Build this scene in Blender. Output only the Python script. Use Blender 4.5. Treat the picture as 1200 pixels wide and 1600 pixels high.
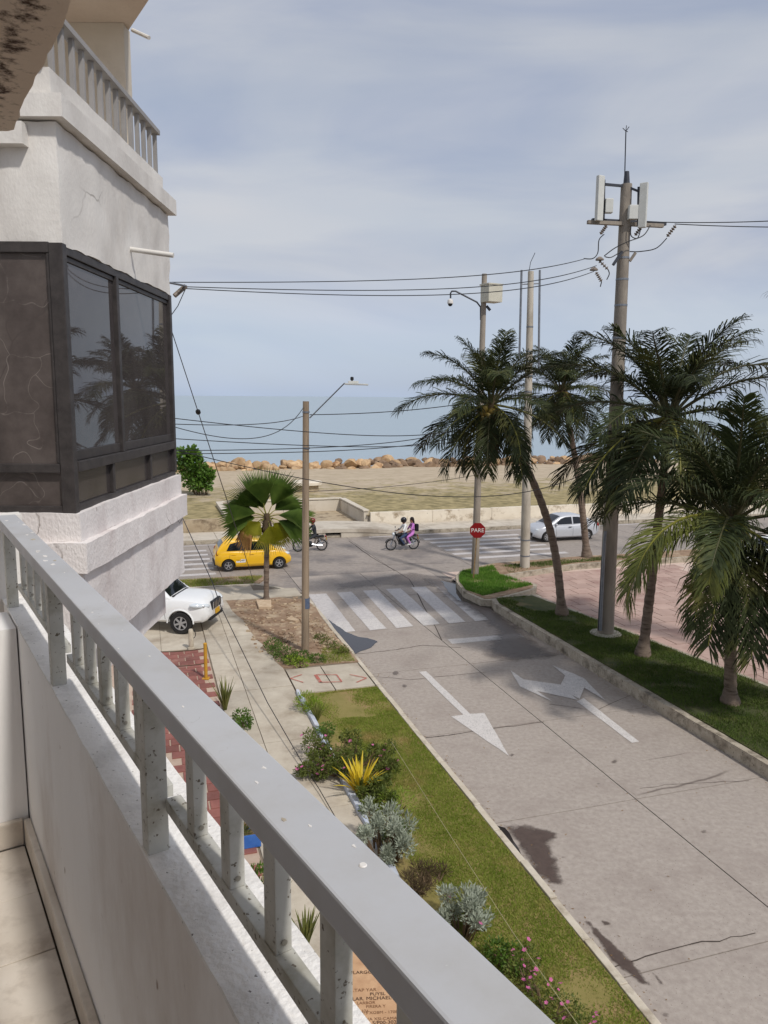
import bpy, bmesh, math, random
import numpy as np
from mathutils import Vector, Matrix, noise
random.seed(7); RNG = np.random.default_rng(7)
for o in list(bpy.data.objects): bpy.data.objects.remove(o)
sc = bpy.context.scene
col = sc.collection
rad = math.radians
# ------------------------------------------------------------------ camera
EYE = Vector((0, 0, 8.2)); FPX = 1200.0
_p = math.atan(180/1200); _a = .0071
_r0 = Vector((1, 0, 0)); _u0 = Vector((0, math.sin(_p), math.cos(_p))); CD = Vector((0, math.cos(_p), -math.sin(_p)))
CR = math.cos(_a)*_r0 + math.sin(_a)*_u0; CU = -math.sin(_a)*_r0 + math.cos(_a)*_u0
cd = bpy.data.cameras.new('camera'); cam = bpy.data.objects.new('camera', cd); col.objects.link(cam)
cd.sensor_fit = 'VERTICAL'; cd.sensor_height = 32; cd.lens = 24; cd.clip_start = .05; cd.clip_end = 60000
M3 = Matrix((CR, CU, -CD)).transposed()
cam.matrix_world = Matrix.Translation(EYE) @ M3.to_4x4()
sc.camera = cam
# ------------------------------------------------------------------ sun and sky
SUN = Vector((.510, -.647, 1.0)).normalized()
sl = bpy.data.lights.new('sun', 'SUN'); sl.energy = 2.3; sl.angle = rad(3.5); sl.color = (1, .965, .92)
so = bpy.data.objects.new('sun', sl); col.objects.link(so)
so.rotation_euler = SUN.to_track_quat('Z', 'Y').to_euler(); so.location = (20, -20, 40)
w = bpy.data.worlds.new('World'); sc.world = w; w.use_nodes = True
nt = w.node_tree; nt.nodes.clear(); N = nt.nodes.new; LK = nt.links.new
out = N('ShaderNodeOutputWorld'); bg = N('ShaderNodeBackground'); bg.inputs[1].default_value = .1
sky = N('ShaderNodeTexSky'); sky.sky_type = 'NISHITA'; sky.sun_disc = False
sky.sun_elevation = math.asin(SUN.z); sky.sun_rotation = math.atan2(SUN.x, SUN.y); sky.air_density = 1.0; sky.dust_density = 1.5; sky.altitude = 10
tc = N('ShaderNodeTexCoord'); mp = N('ShaderNodeMapping'); mp.inputs['Scale'].default_value = (1.0, 1.0, 3.6)
n1 = N('ShaderNodeTexNoise'); n1.inputs['Scale'].default_value = 1.7; n1.inputs['Detail'].default_value = 5; n1.inputs['Roughness'].default_value = .5; n1.inputs['Distortion'].default_value = .5
r1 = N('ShaderNodeValToRGB'); r1.color_ramp.elements[0].position = .34; r1.color_ramp.elements[1].position = .72
r1.color_ramp.elements[0].color = (.6, .6, .6, 1); r1.color_ramp.elements[1].color = (.93, .93, .93, 1)
n2 = N('ShaderNodeTexNoise'); n2.inputs['Scale'].default_value = 2.1; n2.inputs['Detail'].default_value = 6; n2.inputs['Distortion'].default_value = .6
r2 = N('ShaderNodeValToRGB'); r2.color_ramp.elements[0].position = .33; r2.color_ramp.elements[1].position = .6
r2.color_ramp.elements[0].color = (3.35, 3.75, 4.9, 1); r2.color_ramp.elements[1].color = (5.3, 5.4, 5.7, 1)
sx = N('ShaderNodeSeparateXYZ'); LK(tc.outputs['Generated'], sx.inputs[0])
el = N('ShaderNodeMapRange'); el.inputs[1].default_value = 0.; el.inputs[2].default_value = .16; LK(sx.outputs[2], el.inputs[0])
lo = N('ShaderNodeMix'); lo.data_type = 'RGBA'; lo.inputs[6].default_value = (4.4, 5.25, 6.9, 1); LK(el.outputs[0], lo.inputs[0])
mx = N('ShaderNodeMix'); mx.data_type = 'RGBA'
LK(tc.outputs['Generated'], mp.inputs[0]); LK(mp.outputs[0], n1.inputs[0]); LK(mp.outputs[0], n2.inputs[0])
LK(n1.outputs[0], r1.inputs[0]); LK(n2.outputs[0], r2.inputs[0])
LK(r1.outputs[0], mx.inputs[0]); LK(sky.outputs[0], mx.inputs[6]); LK(r2.outputs[0], lo.inputs[7]); LK(lo.outputs[2], mx.inputs[7])
LK(mx.outputs[2], bg.inputs[0]); LK(bg.outputs[0], out.inputs[0])
sc.view_settings.view_transform = 'Standard'; sc.view_settings.look = 'None'; sc.view_settings.gamma = 1; sc.view_settings.exposure = .24
sc.render.resolution_x = 768; sc.render.resolution_y = 1024

# ------------------------------------------------------------------ pixel helpers (direction + the surface it touches)
def ray(x, y): return CD + CR*((x-600)/FPX) - CU*((y-800)/FPX)
def G(x, y, z=0.): v = ray(x, y); return EYE + v*((z-EYE.z)/v.z)
def DY(x, y, Y): v = ray(x, y); return EYE + v*(Y/v.y)
TH = rad(17.4); TV = Vector((math.cos(TH), math.sin(TH), 0)); SV = Vector((-math.sin(TH), math.cos(TH), 0))
def UV(u, v, z=0.): return TV*u + SV*v + Vector((0, 0, z))
def uvof(P): return P.dot(TV), P.dot(SV)
BT = rad(-32.67); BS = Vector((math.sin(BT), math.cos(BT), 0)); BN = Vector((math.cos(BT), -math.sin(BT), 0))
def BP(p, s, z): return BN*p + BS*s + Vector((0, 0, z))       # balcony frame: p outwards, s along the rail

# ------------------------------------------------------------------ materials
def srgb(r, g, b):
    f = lambda c: (c/255/12.92 if c/255 <= .04045 else ((c/255+.055)/1.055)**2.4)
    return (f(r), f(g), f(b), 1)
MATS = {}
def mat(name, c1, c2=None, scale=3., rough=.7, bump=0., bscale=40., metal=0., spec=.4, c3=None, s3=.35, t3=(.5, .7), speck=None, sps=60., spt=.12, rnd=0., coat=0., alpha=None, trans=0., stretch=None, cracks=None):
    m = bpy.data.materials.new(name); m.use_nodes = True; MATS[name] = m
    t = m.node_tree; nd = t.nodes.new; lk = t.links.new; b = t.nodes['Principled BSDF']
    b.inputs['Roughness'].default_value = rough; b.inputs['Metallic'].default_value = metal; b.inputs['Specular IOR Level'].default_value = spec
    b.inputs['Coat Weight'].default_value = coat
    ge = nd('ShaderNodeNewGeometry'); vec = ge.outputs['Position']
    if stretch:
        mm = nd('ShaderNodeMapping'); mm.inputs['Scale'].default_value = stretch; lk(vec, mm.inputs[0]); vec = mm.outputs[0]
    cur = None
    if c2 is not None:
        n = nd('ShaderNodeTexNoise'); n.inputs['Scale'].default_value = scale; n.inputs['Detail'].default_value = 6; n.inputs['Roughness'].default_value = .62
        lk(vec, n.inputs[0]); r = nd('ShaderNodeValToRGB'); r.color_ramp.elements[0].position = .32; r.color_ramp.elements[1].position = .68
        r.color_ramp.elements[0].color = c1; r.color_ramp.elements[1].color = c2; lk(n.outputs[0], r.inputs[0]); cur = r.outputs[0]
    def over(cur, fac, c):
        x = nd('ShaderNodeMix'); x.data_type = 'RGBA'; lk(fac, x.inputs[0])
        if cur is None: x.inputs[6].default_value = c1
        else: lk(cur, x.inputs[6])
        x.inputs[7].default_value = c; return x.outputs[2]
    if c3 is not None:
        n = nd('ShaderNodeTexNoise'); n.inputs['Scale'].default_value = s3; n.inputs['Detail'].default_value = 8; n.inputs['Roughness'].default_value = .65
        lk(vec, n.inputs[0]); q = nd('ShaderNodeMapRange'); q.inputs[1].default_value = t3[0]; q.inputs[2].default_value = t3[1]; lk(n.outputs[0], q.inputs[0])
        cur = over(cur, q.outputs[0], c3)
    if speck is not None:
        v = nd('ShaderNodeTexNoise'); v.inputs['Scale'].default_value = sps; v.inputs['Detail'].default_value = 3; lk(vec, v.inputs[0])
        q = nd('ShaderNodeMapRange'); q.inputs[1].default_value = .5+spt; q.inputs[2].default_value = .5+spt+.05; lk(v.outputs[0], q.inputs[0])
        cur = over(cur, q.outputs[0], speck)
    if cracks is not None:
        wn = nd('ShaderNodeTexNoise'); wn.inputs['Scale'].default_value = cracks[0]*1.3; wn.inputs['Detail'].default_value = 5; lk(ge.outputs['Position'], wn.inputs[0])
        wm = nd('ShaderNodeMix'); wm.data_type = 'VECTOR'; wm.inputs[0].default_value = .3; lk(ge.outputs['Position'], wm.inputs[4]); lk(wn.outputs['Color'], wm.inputs[5])
        vo = nd('ShaderNodeTexVoronoi'); vo.feature = 'DISTANCE_TO_EDGE'; vo.inputs['Scale'].default_value = cracks[0]; lk(wm.outputs[1], vo.inputs['Vector'])
        q = nd('ShaderNodeMapRange'); q.inputs[1].default_value = 0; q.inputs[2].default_value = cracks[1]; q.inputs[3].default_value = .8; q.inputs[4].default_value = 0; lk(vo.outputs['Distance'], q.inputs[0])
        gn = nd('ShaderNodeTexNoise'); gn.inputs['Scale'].default_value = cracks[0]*.9; lk(ge.outputs['Position'], gn.inputs[0])
        gq = nd('ShaderNodeMapRange'); gq.inputs[1].default_value = cracks[3]; gq.inputs[2].default_value = cracks[3]+.08; lk(gn.outputs[0], gq.inputs[0])
        mu = nd('ShaderNodeMath'); mu.operation = 'MULTIPLY'; lk(q.outputs[0], mu.inputs[0]); lk(gq.outputs[0], mu.inputs[1]); cur = over(cur, mu.outputs[0], cracks[2])
    if rnd:
        oi = nd('ShaderNodeObjectInfo'); h = nd('ShaderNodeHueSaturation'); q = nd('ShaderNodeMapRange'); q.inputs[3].default_value = 1-rnd; q.inputs[4].default_value = 1+rnd
        lk(oi.outputs['Random'], q.inputs[0]); lk(q.outputs[0], h.inputs['Value'])
        if cur is None: h.inputs['Color'].default_value = c1
        else: lk(cur, h.inputs['Color'])
        cur = h.outputs[0]
    if cur is None: b.inputs['Base Color'].default_value = c1
    else: lk(cur, b.inputs['Base Color'])
    if bump:
        n = nd('ShaderNodeTexNoise'); n.inputs['Scale'].default_value = bscale; n.inputs['Detail'].default_value = 5; lk(vec, n.inputs[0])
        bb = nd('ShaderNodeBump'); bb.inputs['Strength'].default_value = bump; bb.inputs['Distance'].default_value = .02; lk(n.outputs[0], bb.inputs['Height']); lk(bb.outputs[0], b.inputs['Normal'])
    if alpha is not None:                                          # worn paint: holes show the slab below
        n = nd('ShaderNodeTexNoise'); n.inputs['Scale'].default_value = alpha[0]; n.inputs['Detail'].default_value = 7; n.inputs['Roughness'].default_value = .7; lk(vec, n.inputs[0])
        q = nd('ShaderNodeMapRange'); q.inputs[1].default_value = alpha[1]; q.inputs[2].default_value = alpha[2]; q.inputs[3].default_value = alpha[3]; q.inputs[4].default_value = alpha[4]; lk(n.outputs[0], q.inputs[0]); lk(q.outputs[0], b.inputs['Alpha'])
    if trans:
        o = t.nodes['Material Output']; tl = nd('ShaderNodeBsdfTranslucent'); ms = nd('ShaderNodeMixShader'); ms.inputs[0].default_value = trans
        if cur is None: tl.inputs[0].default_value = c1
        else: lk(cur, tl.inputs[0])
        lk(b.outputs[0], ms.inputs[1]); lk(tl.outputs[0], ms.inputs[2]); lk(ms.outputs[0], o.inputs[0])
    return m
S = srgb
mat('road', S(158,147,137), S(177,166,155), 9, .8, .5, 140, c3=S(144,131,122), s3=.6, t3=(.5,.85), speck=S(98,86,77), sps=34, spt=.17, cracks=(.23,.0035,S(84,72,64),.55))
mat('road_beach', S(140,130,122), S(160,150,140), 5, .8, .25, 90, c3=S(112,106,103), s3=.35, t3=(.5,.68), speck=S(96,88,84), sps=30, spt=.2)
mat('joint', S(58,50,46), S(84,74,66), 9, .95)
mat('walk_joint', S(134,120,103), S(112,100,85), 6, .95)
mat('litter', S(120,92,60), S(150,120,80), 9, .9)
mat('damp_shade', S(84,74,69), S(100,90,84), 5, .4, spec=.5)  # wet slab tone that also carries the palms' painted shadow
mat('oilstain', S(78,64,57), S(94,79,71), 8, .4, spec=.5)
mat('water', S(52,48,47), None, rough=.04, spec=.6)
mat('paint', S(212,206,200), S(196,190,184), 6, .6, alpha=(26.,.34,.46,.45,1.))
mat('paint_worn', S(206,200,196), S(186,180,176), 6, .6, alpha=(16.,.3,.46,.5,.97))
mat('paint_red', S(182,96,82), S(190,120,106), 6, .8, alpha=(9.,.36,.55,.3,.95))
mat('sidewalk', S(178,166,148), S(196,186,168), 2.2, .85, .3, 70, c3=S(150,136,118), s3=.7, t3=(.5,.7), speck=S(120,108,94), sps=26, spt=.2, rnd=.07)
mat('sidewalk_far', S(186,176,160), S(202,192,176), 2.2, .85, .3, 70, c3=S(158,146,130), s3=.7, t3=(.5,.7), rnd=.05)
mat('kerb', S(160,148,130), S(186,176,158), 4, .9, .5, 30, c3=S(98,88,74), s3=2.2, t3=(.5,.68), speck=S(70,62,52), sps=22, spt=.15)
mat('kerb_pale', S(188,176,156), S(204,194,176), 4, .9, .4, 40, c3=S(140,126,106), s3=1.6, t3=(.52,.7))
mat('dirt', S(126,102,80), S(156,130,106), 3, .95, .6, 40, c3=S(176,156,130), s3=1.6, t3=(.5,.65))
mat('soil', S(92,76,52), S(120,102,70), 2.5, .95, .6, 50)
mat('lawn_soil', S(126,118,62), S(146,132,80), 1.4, .95, .7, 70, c3=S(160,132,94), s3=.8, t3=(.52,.66))
mat('dark_soil', S(58,66,32), S(80,80,44), 2, .95, .6, 60, c3=S(126,110,78), s3=.5, t3=(.58,.7))
mat('grass', S(122,140,50), S(154,162,76), 2.1, .75, spec=.2, c3=S(178,156,100), s3=.9, t3=(.55,.72), trans=.35)
mat('grass_dark', S(72,92,38), S(102,116,56), 1.2, .75, spec=.2, c3=S(120,112,62), s3=.6, t3=(.6,.74), trans=.25)
mat('grass_fresh', S(78,120,40), S(112,148,58), 1.5, .7, spec=.2, trans=.3)
mat('brick_tile', S(124,78,70), S(146,94,84), 3, .8, .3, 60, c3=S(168,132,118), s3=1.2, t3=(.58,.75), rnd=.18)
mat('mortar', S(176,152,134), S(190,170,150), 4, .9)
mat('paver', S(170,142,130), S(186,160,147), 1.4, .85, .3, 60, c3=S(152,120,110), s3=.6, t3=(.5,.7), rnd=.07)
mat('paver_joint', S(206,186,172), S(190,168,154), 4, .9)
mat('sand', S(168,150,124), S(184,168,142), .8, .95, .4, 12)
mat('stucco', S(212,207,200), S(226,222,215), 1.6, .85, .16, 60, c3=S(186,180,173), s3=1.3, t3=(.5,.75), stretch=(1,1,.6), cracks=(1.1,.006,S(120,112,104),.52))
mat('stucco_rough', S(214,206,202), S(230,224,220), 3, .9, .4, 70, c3=S(196,184,180), s3=2.4, t3=(.5,.7), speck=S(164,152,146), sps=24, spt=.2, stretch=(1,1,.5), cracks=(1.6,.008,S(120,108,100),.5))
mat('parapet_in', S(236,232,227), S(243,240,236), 1.8, .8, .12, 25, c3=S(208,198,188), s3=1.3, t3=(.52,.72), speck=S(160,144,130), sps=30, spt=.225, stretch=(1, 1, .45))
mat('parapet_top', S(226,222,216), S(240,237,232), 3, .85, .3, 90, c3=S(196,192,186), s3=5, t3=(.5,.72), speck=S(120,114,106), sps=110, spt=.19)
mat('rail', S(180,181,183), S(194,195,197), 2.5, .45, .05, 9, spec=.35, c3=S(168,166,162), s3=5, t3=(.46,.8), speck=S(226,226,222), sps=40, spt=.235, cracks=(5.,.003,S(150,148,144),.6))
mat('baluster', S(184,182,172), S(200,198,190), 4, .6, .05, 30, spec=.35, c3=S(150,145,128), s3=9, t3=(.48,.72), speck=S(104,94,80), sps=100, spt=.135)
mat('screw', S(150,146,136), None, rough=.4, metal=.6)
mat('rail_far', S(140,137,134), S(158,154,150), 3, .6, c3=S(140,134,126), s3=4, t3=(.56,.72))
mat('marble', S(206,194,178), S(224,214,200), 3.5, .35, .02, 20, c3=S(176,162,146), s3=5, t3=(.5,.7), rnd=.05)
mat('grout', S(96,82,70), None, rough=.9)
mat('white_pipe', S(222,218,210), S(208,204,196), 5, .6)
mat('frame', S(48,44,43), S(68,63,61), 14, .5, .08, 120, spec=.4, speck=S(120,114,110), sps=220, spt=.2)
mat('concrete_pole', S(140,130,118), S(160,150,136), 3, .9, .4, 30, c3=S(112,104,96), s3=1.3, t3=(.5,.7), stretch=(1, 1, .25))
mat('concrete_pale', S(176,168,152), S(192,184,170), 3, .9, .4, 30, c3=S(140,130,116), s3=1.3, t3=(.5,.7), stretch=(1, 1, .3))
mat('wood_pole', S(136,118,98), S(160,142,120), 4, .9, .5, 30, c3=S(110,94,78), s3=1.6, t3=(.5,.7), stretch=(3, 3, .2))
mat('blue_band', S(72,86,112), S(96,106,124), 9, .8)
mat('galv', S(118,122,128), S(140,144,150), 6, .5, metal=.5)
mat('dark_metal', S(54,56,62), S(72,74,80), 6, .5, metal=.3)
mat('light_grey', S(196,196,188), S(206,206,200), 5, .5)
mat('box_beige', S(190,186,168), S(202,198,182), 5, .55)
mat('wire', S(34,34,36), None, rough=.6)
mat('wire_pale', S(168,156,120), None, rough=.6)
mat('ceramic', S(120,108,98), S(140,128,116), 8, .4)
mat('sign_red', S(140,14,18), S(124,12,16), 4, .45)
mat('sign_white', S(226,222,216), None, rough=.5)
mat('rusty_post', S(150,128,88), S(122,92,60), 7, .8)
mat('yellow_post', S(196,148,46), S(180,132,44), 6, .6)
mat('white_post', S(196,186,166), S(176,164,142), 6, .8, c3=S(120,108,92), s3=4, t3=(.55,.7))
mat('rope', S(92,76,60), None, rough=.9)
mat('trunk', S(112,96,84), S(138,122,106), 6, .9, .7, 26, c3=S(84,70,60), s3=3, t3=(.5,.65), stretch=(1, 1, 5))
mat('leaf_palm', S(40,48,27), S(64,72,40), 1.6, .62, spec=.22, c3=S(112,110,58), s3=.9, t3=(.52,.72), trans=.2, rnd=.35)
mat('leaf_palm_lit', S(84,94,40), S(116,120,56), 1.6, .5, spec=.4, trans=.25)  # brighter copy of leaf_palm, sunlight put into its colour
mat('leaf_dry', S(74,60,42), S(96,80,56), 2, .8, trans=.1)
mat('rachis', S(132,130,52), S(110,106,44), 3, .55)
mat('rachis_dark', S(72,70,40), None, rough=.6)
mat('coconut', S(104,92,40), S(134,112,50), 6, .6)
mat('fan_green', S(78,104,42), S(112,136,60), 2, .5, spec=.4, trans=.25)
mat('fan_yellow', S(170,172,56), S(196,192,80), 3, .5, trans=.35)
mat('fan_brown', S(140,100,56), S(166,128,76), 3, .8, trans=.2)
mat('leaf_green', S(62,90,26), S(96,124,42), 3, .55, trans=.25)
mat('leaf_mid', S(78,92,34), S(110,118,52), 3, .6, trans=.25)
mat('leaf_lime', S(120,146,44), S(150,170,60), 3, .6, trans=.3)
mat('leaf_silver', S(138,146,126), S(176,182,164), 4, .7, trans=.15)
mat('leaf_yellow', S(206,178,34), S(226,200,60), 3, .5, trans=.3)
mat('leaf_seagrape', S(72,104,36), S(104,136,54), 1.5, .5, trans=.25)
mat('leaf_spike', S(88,96,46), S(128,128,66), 4, .6, trans=.2)
mat('stem', S(96,78,58), S(120,100,76), 5, .9)
mat('pink', S(206,96,150), S(222,130,176), 20, .6, trans=.3)
mat('boulder', S(172,142,106), S(196,168,132), .8, .9, .6, 5, c3=S(140,104,74), s3=1.2, t3=(.5,.68), rnd=.22)
mat('boulder_dark', S(124,102,82), S(146,122,98), .8, .9, .6, 5, c3=S(96,78,64), s3=1.2, t3=(.5,.68), rnd=.22)
mat('rubble', S(196,176,148), S(172,146,118), 4, .9, rnd=.15)
mat('wall_white', S(212,200,180), S(226,216,198), 1.2, .9, .4, 20, c3=S(150,132,108), s3=1.1, t3=(.53,.66), speck=S(92,80,66), sps=5, spt=.2)
mat('wall_grey', S(196,186,168), S(208,198,182), 1., .9, .3, 20, c3=S(172,160,140), s3=.7, t3=(.5,.7))
mat('wall_old', S(160,142,116), S(182,166,140), 1.4, .95, .5, 20, c3=S(112,96,76), s3=1.3, t3=(.5,.66))
mat('drain_dark', S(24,22,20), None, rough=.95)
mat('taxi_yellow', S(232,180,30), None, rough=.3, spec=.5, coat=.5)
mat('car_white', S(232,232,230), None, rough=.3, spec=.5, coat=.5)
mat('car_silver', S(190,192,196), None, rough=.32, spec=.5, coat=.5, metal=.15)
mat('car_glass', S(22,25,28), None, rough=.06, spec=.6)
mat('tyre', S(30,29,29), S(40,38,37), 12, .85)
mat('rim', S(176,176,178), None, rough=.35, metal=.6)
mat('black_plastic', S(30,30,32), None, rough=.6)
mat('seam', S(40,36,32), None, rough=.8)
mat('chrome', S(196,198,202), None, rough=.15, metal=.9)
mat('headlight', S(206,212,216), None, rough=.1, spec=.7)
mat('taillight', S(150,20,24), None, rough=.25)
mat('plate', S(214,164,40), None, rough=.5)
mat('skin', S(122,84,62), S(132,92,70), 12, .6)
mat('shirt_white', S(222,222,220), None, rough=.9)
mat('dress_purple', S(186,110,186), S(200,130,200), 8, .9)
mat('jeans', S(54,68,96), None, rough=.9)
mat('dark_cloth', S(42,44,48), S(56,58,62), 8, .85)
mat('helmet_red', S(122,24,32), None, rough=.25, coat=.4)
mat('helmet_black', S(26,26,30), None, rough=.25, coat=.4)
mat('hair', S(34,24,22), None, rough=.7)
mat('shoe', S(206,204,200), None, rough=.7)
mat('bag', S(30,28,34), None, rough=.85)
mat('blue_paint', S(44,92,168), S(62,110,182), 8, .6)
mat('edging', S(204,204,206), S(176,186,204), 5, .8, c3=S(120,110,100), s3=4, t3=(.55,.7))
mat('cardboard', S(182,142,106), S(202,164,126), 3, .85, c3=S(160,118,86), s3=2, t3=(.52,.7))
mat('ink', S(72,52,40), None, rough=.9)
mat('ink_faint', S(128,92,64), None, rough=.9)

def soffit_mat():       # off-white paint with a mould line running along the drip edge
    m = mat('soffit', S(198,180,162), S(210,194,176), 2.2, .85, .3, 30)
    t = m.node_tree; nd = t.nodes.new; lk = t.links.new; b = t.nodes['Principled BSDF']
    src = b.inputs['Base Color'].links[0].from_socket
    ge = nd('ShaderNodeNewGeometry'); dt = nd('ShaderNodeVectorMath'); dt.operation = 'DOT_PRODUCT'; lk(ge.outputs['Position'], dt.inputs[0]); dt.inputs[1].default_value = BN
    a = nd('ShaderNodeMath'); a.operation = 'SUBTRACT'; a.inputs[1].default_value = .205; lk(dt.outputs['Value'], a.inputs[0])
    ab = nd('ShaderNodeMath'); ab.operation = 'ABSOLUTE'; lk(a.outputs[0], ab.inputs[0])
    q = nd('ShaderNodeMapRange'); q.inputs[1].default_value = .0; q.inputs[2].default_value = .09; q.inputs[3].default_value = .2; q.inputs[4].default_value = -.1; lk(ab.outputs[0], q.inputs[0])
    n = nd('ShaderNodeTexNoise'); n.inputs['Scale'].default_value = 34; n.inputs['Detail'].default_value = 6; n.inputs['Roughness'].default_value = .7; lk(ge.outputs['Position'], n.inputs[0])
    ad = nd('ShaderNodeMath'); ad.operation = 'ADD'; lk(q.outputs[0], ad.inputs[0]); lk(n.outputs[0], ad.inputs[1])
    q2 = nd('ShaderNodeMapRange'); q2.inputs[1].default_value = .62; q2.inputs[2].default_value = .8; lk(ad.outputs[0], q2.inputs[0])
    x = nd('ShaderNodeMix'); x.data_type = 'RGBA'; lk(q2.outputs[0], x.inputs[0]); lk(src, x.inputs[6]); x.inputs[7].default_value = S(62,42,28); lk(x.outputs[2], b.inputs['Base Color'])
soffit_mat()
def pane_mat(name, base, film, rough, crack):   # dusty tinted glass; the film on one pane has cracked and peeled
    m = bpy.data.materials.new(name); m.use_nodes = True; MATS[name] = m
    t = m.node_tree; nd = t.nodes.new; lk = t.links.new; b = t.nodes['Principled BSDF']
    ge = nd('ShaderNodeNewGeometry'); n = nd('ShaderNodeTexNoise'); n.inputs['Scale'].default_value = 2.6; n.inputs['Detail'].default_value = 8; n.inputs['Roughness'].default_value = .7; lk(ge.outputs['Position'], n.inputs[0])
    r = nd('ShaderNodeValToRGB'); r.color_ramp.elements[0].position = .35; r.color_ramp.elements[1].position = .7; r.color_ramp.elements[0].color = base; r.color_ramp.elements[1].color = film; lk(n.outputs[0], r.inputs[0]); cur = r.outputs[0]
    if crack:
        n2 = nd('ShaderNodeTexNoise'); n2.inputs['Scale'].default_value = 3; lk(ge.outputs['Position'], n2.inputs[0])
        mxv = nd('ShaderNodeMix'); mxv.data_type = 'VECTOR'; mxv.inputs[0].default_value = .4; lk(ge.outputs['Position'], mxv.inputs[4]); lk(n2.outputs['Color'], mxv.inputs[5])
        for sc_, th, cc in ((1.7, .011, S(46,40,38)), (3.6, .007, S(160,150,143))):
            v = nd('ShaderNodeTexVoronoi'); v.feature = 'DISTANCE_TO_EDGE'; v.inputs['Scale'].default_value = sc_; lk(mxv.outputs[1], v.inputs['Vector'])
            q = nd('ShaderNodeMapRange'); q.inputs[1].default_value = 0; q.inputs[2].default_value = th; q.inputs[3].default_value = .5; q.inputs[4].default_value = 0; lk(v.outputs['Distance'], q.inputs[0])
            g = nd('ShaderNodeMath'); g.operation = 'MULTIPLY'; q3 = nd('ShaderNodeMapRange'); q3.inputs[1].default_value = .42; q3.inputs[2].default_value = .54; lk(n.outputs[0], q3.inputs[0]); lk(q.outputs[0], g.inputs[0]); lk(q3.outputs[0], g.inputs[1])
            x = nd('ShaderNodeMix'); x.data_type = 'RGBA'; lk(g.outputs[0], x.inputs[0]); lk(cur, x.inputs[6]); x.inputs[7].default_value = cc; cur = x.outputs[2]
    lk(cur, b.inputs['Base Color']); b.inputs['Roughness'].default_value = rough; b.inputs['Specular IOR Level'].default_value = .5
pane_mat('pane_film', S(64,56,53), S(100,91,86), .3, True)
pane_mat('pane_glass', S(66,61,60), S(84,79,77), .015, False)
pane_mat('pane_low', S(56,51,50), S(74,68,66), .2, False)
def beach_mat():        # dry grass near the wall giving way to bare sand near the boulders
    m = mat('beach', S(166,150,126), S(186,170,146), .9, .95, .5, 6)
    t = m.node_tree; nd = t.nodes.new; lk = t.links.new; b = t.nodes['Principled BSDF']; src = b.inputs['Base Color'].links[0].from_socket
    ge = nd('ShaderNodeNewGeometry'); dt = nd('ShaderNodeVectorMath'); dt.operation = 'DOT_PRODUCT'; lk(ge.outputs['Position'], dt.inputs[0]); dt.inputs[1].default_value = SV
    q = nd('ShaderNodeMapRange'); q.inputs[1].default_value = 49; q.inputs[2].default_value = 72; q.inputs[3].default_value = .24; q.inputs[4].default_value = -.18; lk(dt.outputs['Value'], q.inputs[0])
    n = nd('ShaderNodeTexNoise'); n.inputs['Scale'].default_value = .55; n.inputs['Detail'].default_value = 8; n.inputs['Roughness'].default_value = .72; lk(ge.outputs['Position'], n.inputs[0])
    ad = nd('ShaderNodeMath'); ad.operation = 'ADD'; lk(q.outputs[0], ad.inputs[0]); lk(n.outputs[0], ad.inputs[1])
    q2 = nd('ShaderNodeMapRange'); q2.inputs[1].default_value = .46; q2.inputs[2].default_value = .62; q2.inputs[4].default_value = .9; lk(ad.outputs[0], q2.inputs[0])
    n3 = nd('ShaderNodeTexNoise'); n3.inputs['Scale'].default_value = 1.9; n3.inputs['Detail'].default_value = 8; lk(ge.outputs['Position'], n3.inputs[0])
    r = nd('ShaderNodeValToRGB'); r.color_ramp.elements[0].position = .35; r.color_ramp.elements[1].position = .65; r.color_ramp.elements[0].color = S(112,102,62); r.color_ramp.elements[1].color = S(166,150,106); lk(n3.outputs[0], r.inputs[0])
    x = nd('ShaderNodeMix'); x.data_type = 'RGBA'; lk(q2.outputs[0], x.inputs[0]); lk(src, x.inputs[6]); lk(r.outputs[0], x.inputs[7]); lk(x.outputs[2], b.inputs['Base Color'])
beach_mat()
def sea_mat():
    m = bpy.data.materials.new('sea'); m.use_nodes = True; MATS['sea'] = m
    t = m.node_tree; nd = t.nodes.new; lk = t.links.new; b = t.nodes['Principled BSDF']
    b.inputs['Base Color'].default_value = S(150,166,175); b.inputs['Roughness'].default_value = .3; b.inputs['Specular IOR Level'].default_value = .3
    ge = nd('ShaderNodeNewGeometry'); mm = nd('ShaderNodeMapping'); mm.inputs['Rotation'].default_value = (0, 0, -TH); mm.inputs['Scale'].default_value = (.12, .45, 1); lk(ge.outputs['Position'], mm.inputs[0])
    n = nd('ShaderNodeTexNoise'); n.inputs['Scale'].default_value = 1.; n.inputs['Detail'].default_value = 7; n.inputs['Roughness'].default_value = .6; lk(mm.outputs[0], n.inputs[0])
    bb = nd('ShaderNodeBump'); bb.inputs['Strength'].default_value = .5; bb.inputs['Distance'].default_value = .35; lk(n.outputs[0], bb.inputs['Height']); lk(bb.outputs[0], b.inputs['Normal'])
sea_mat()

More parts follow.
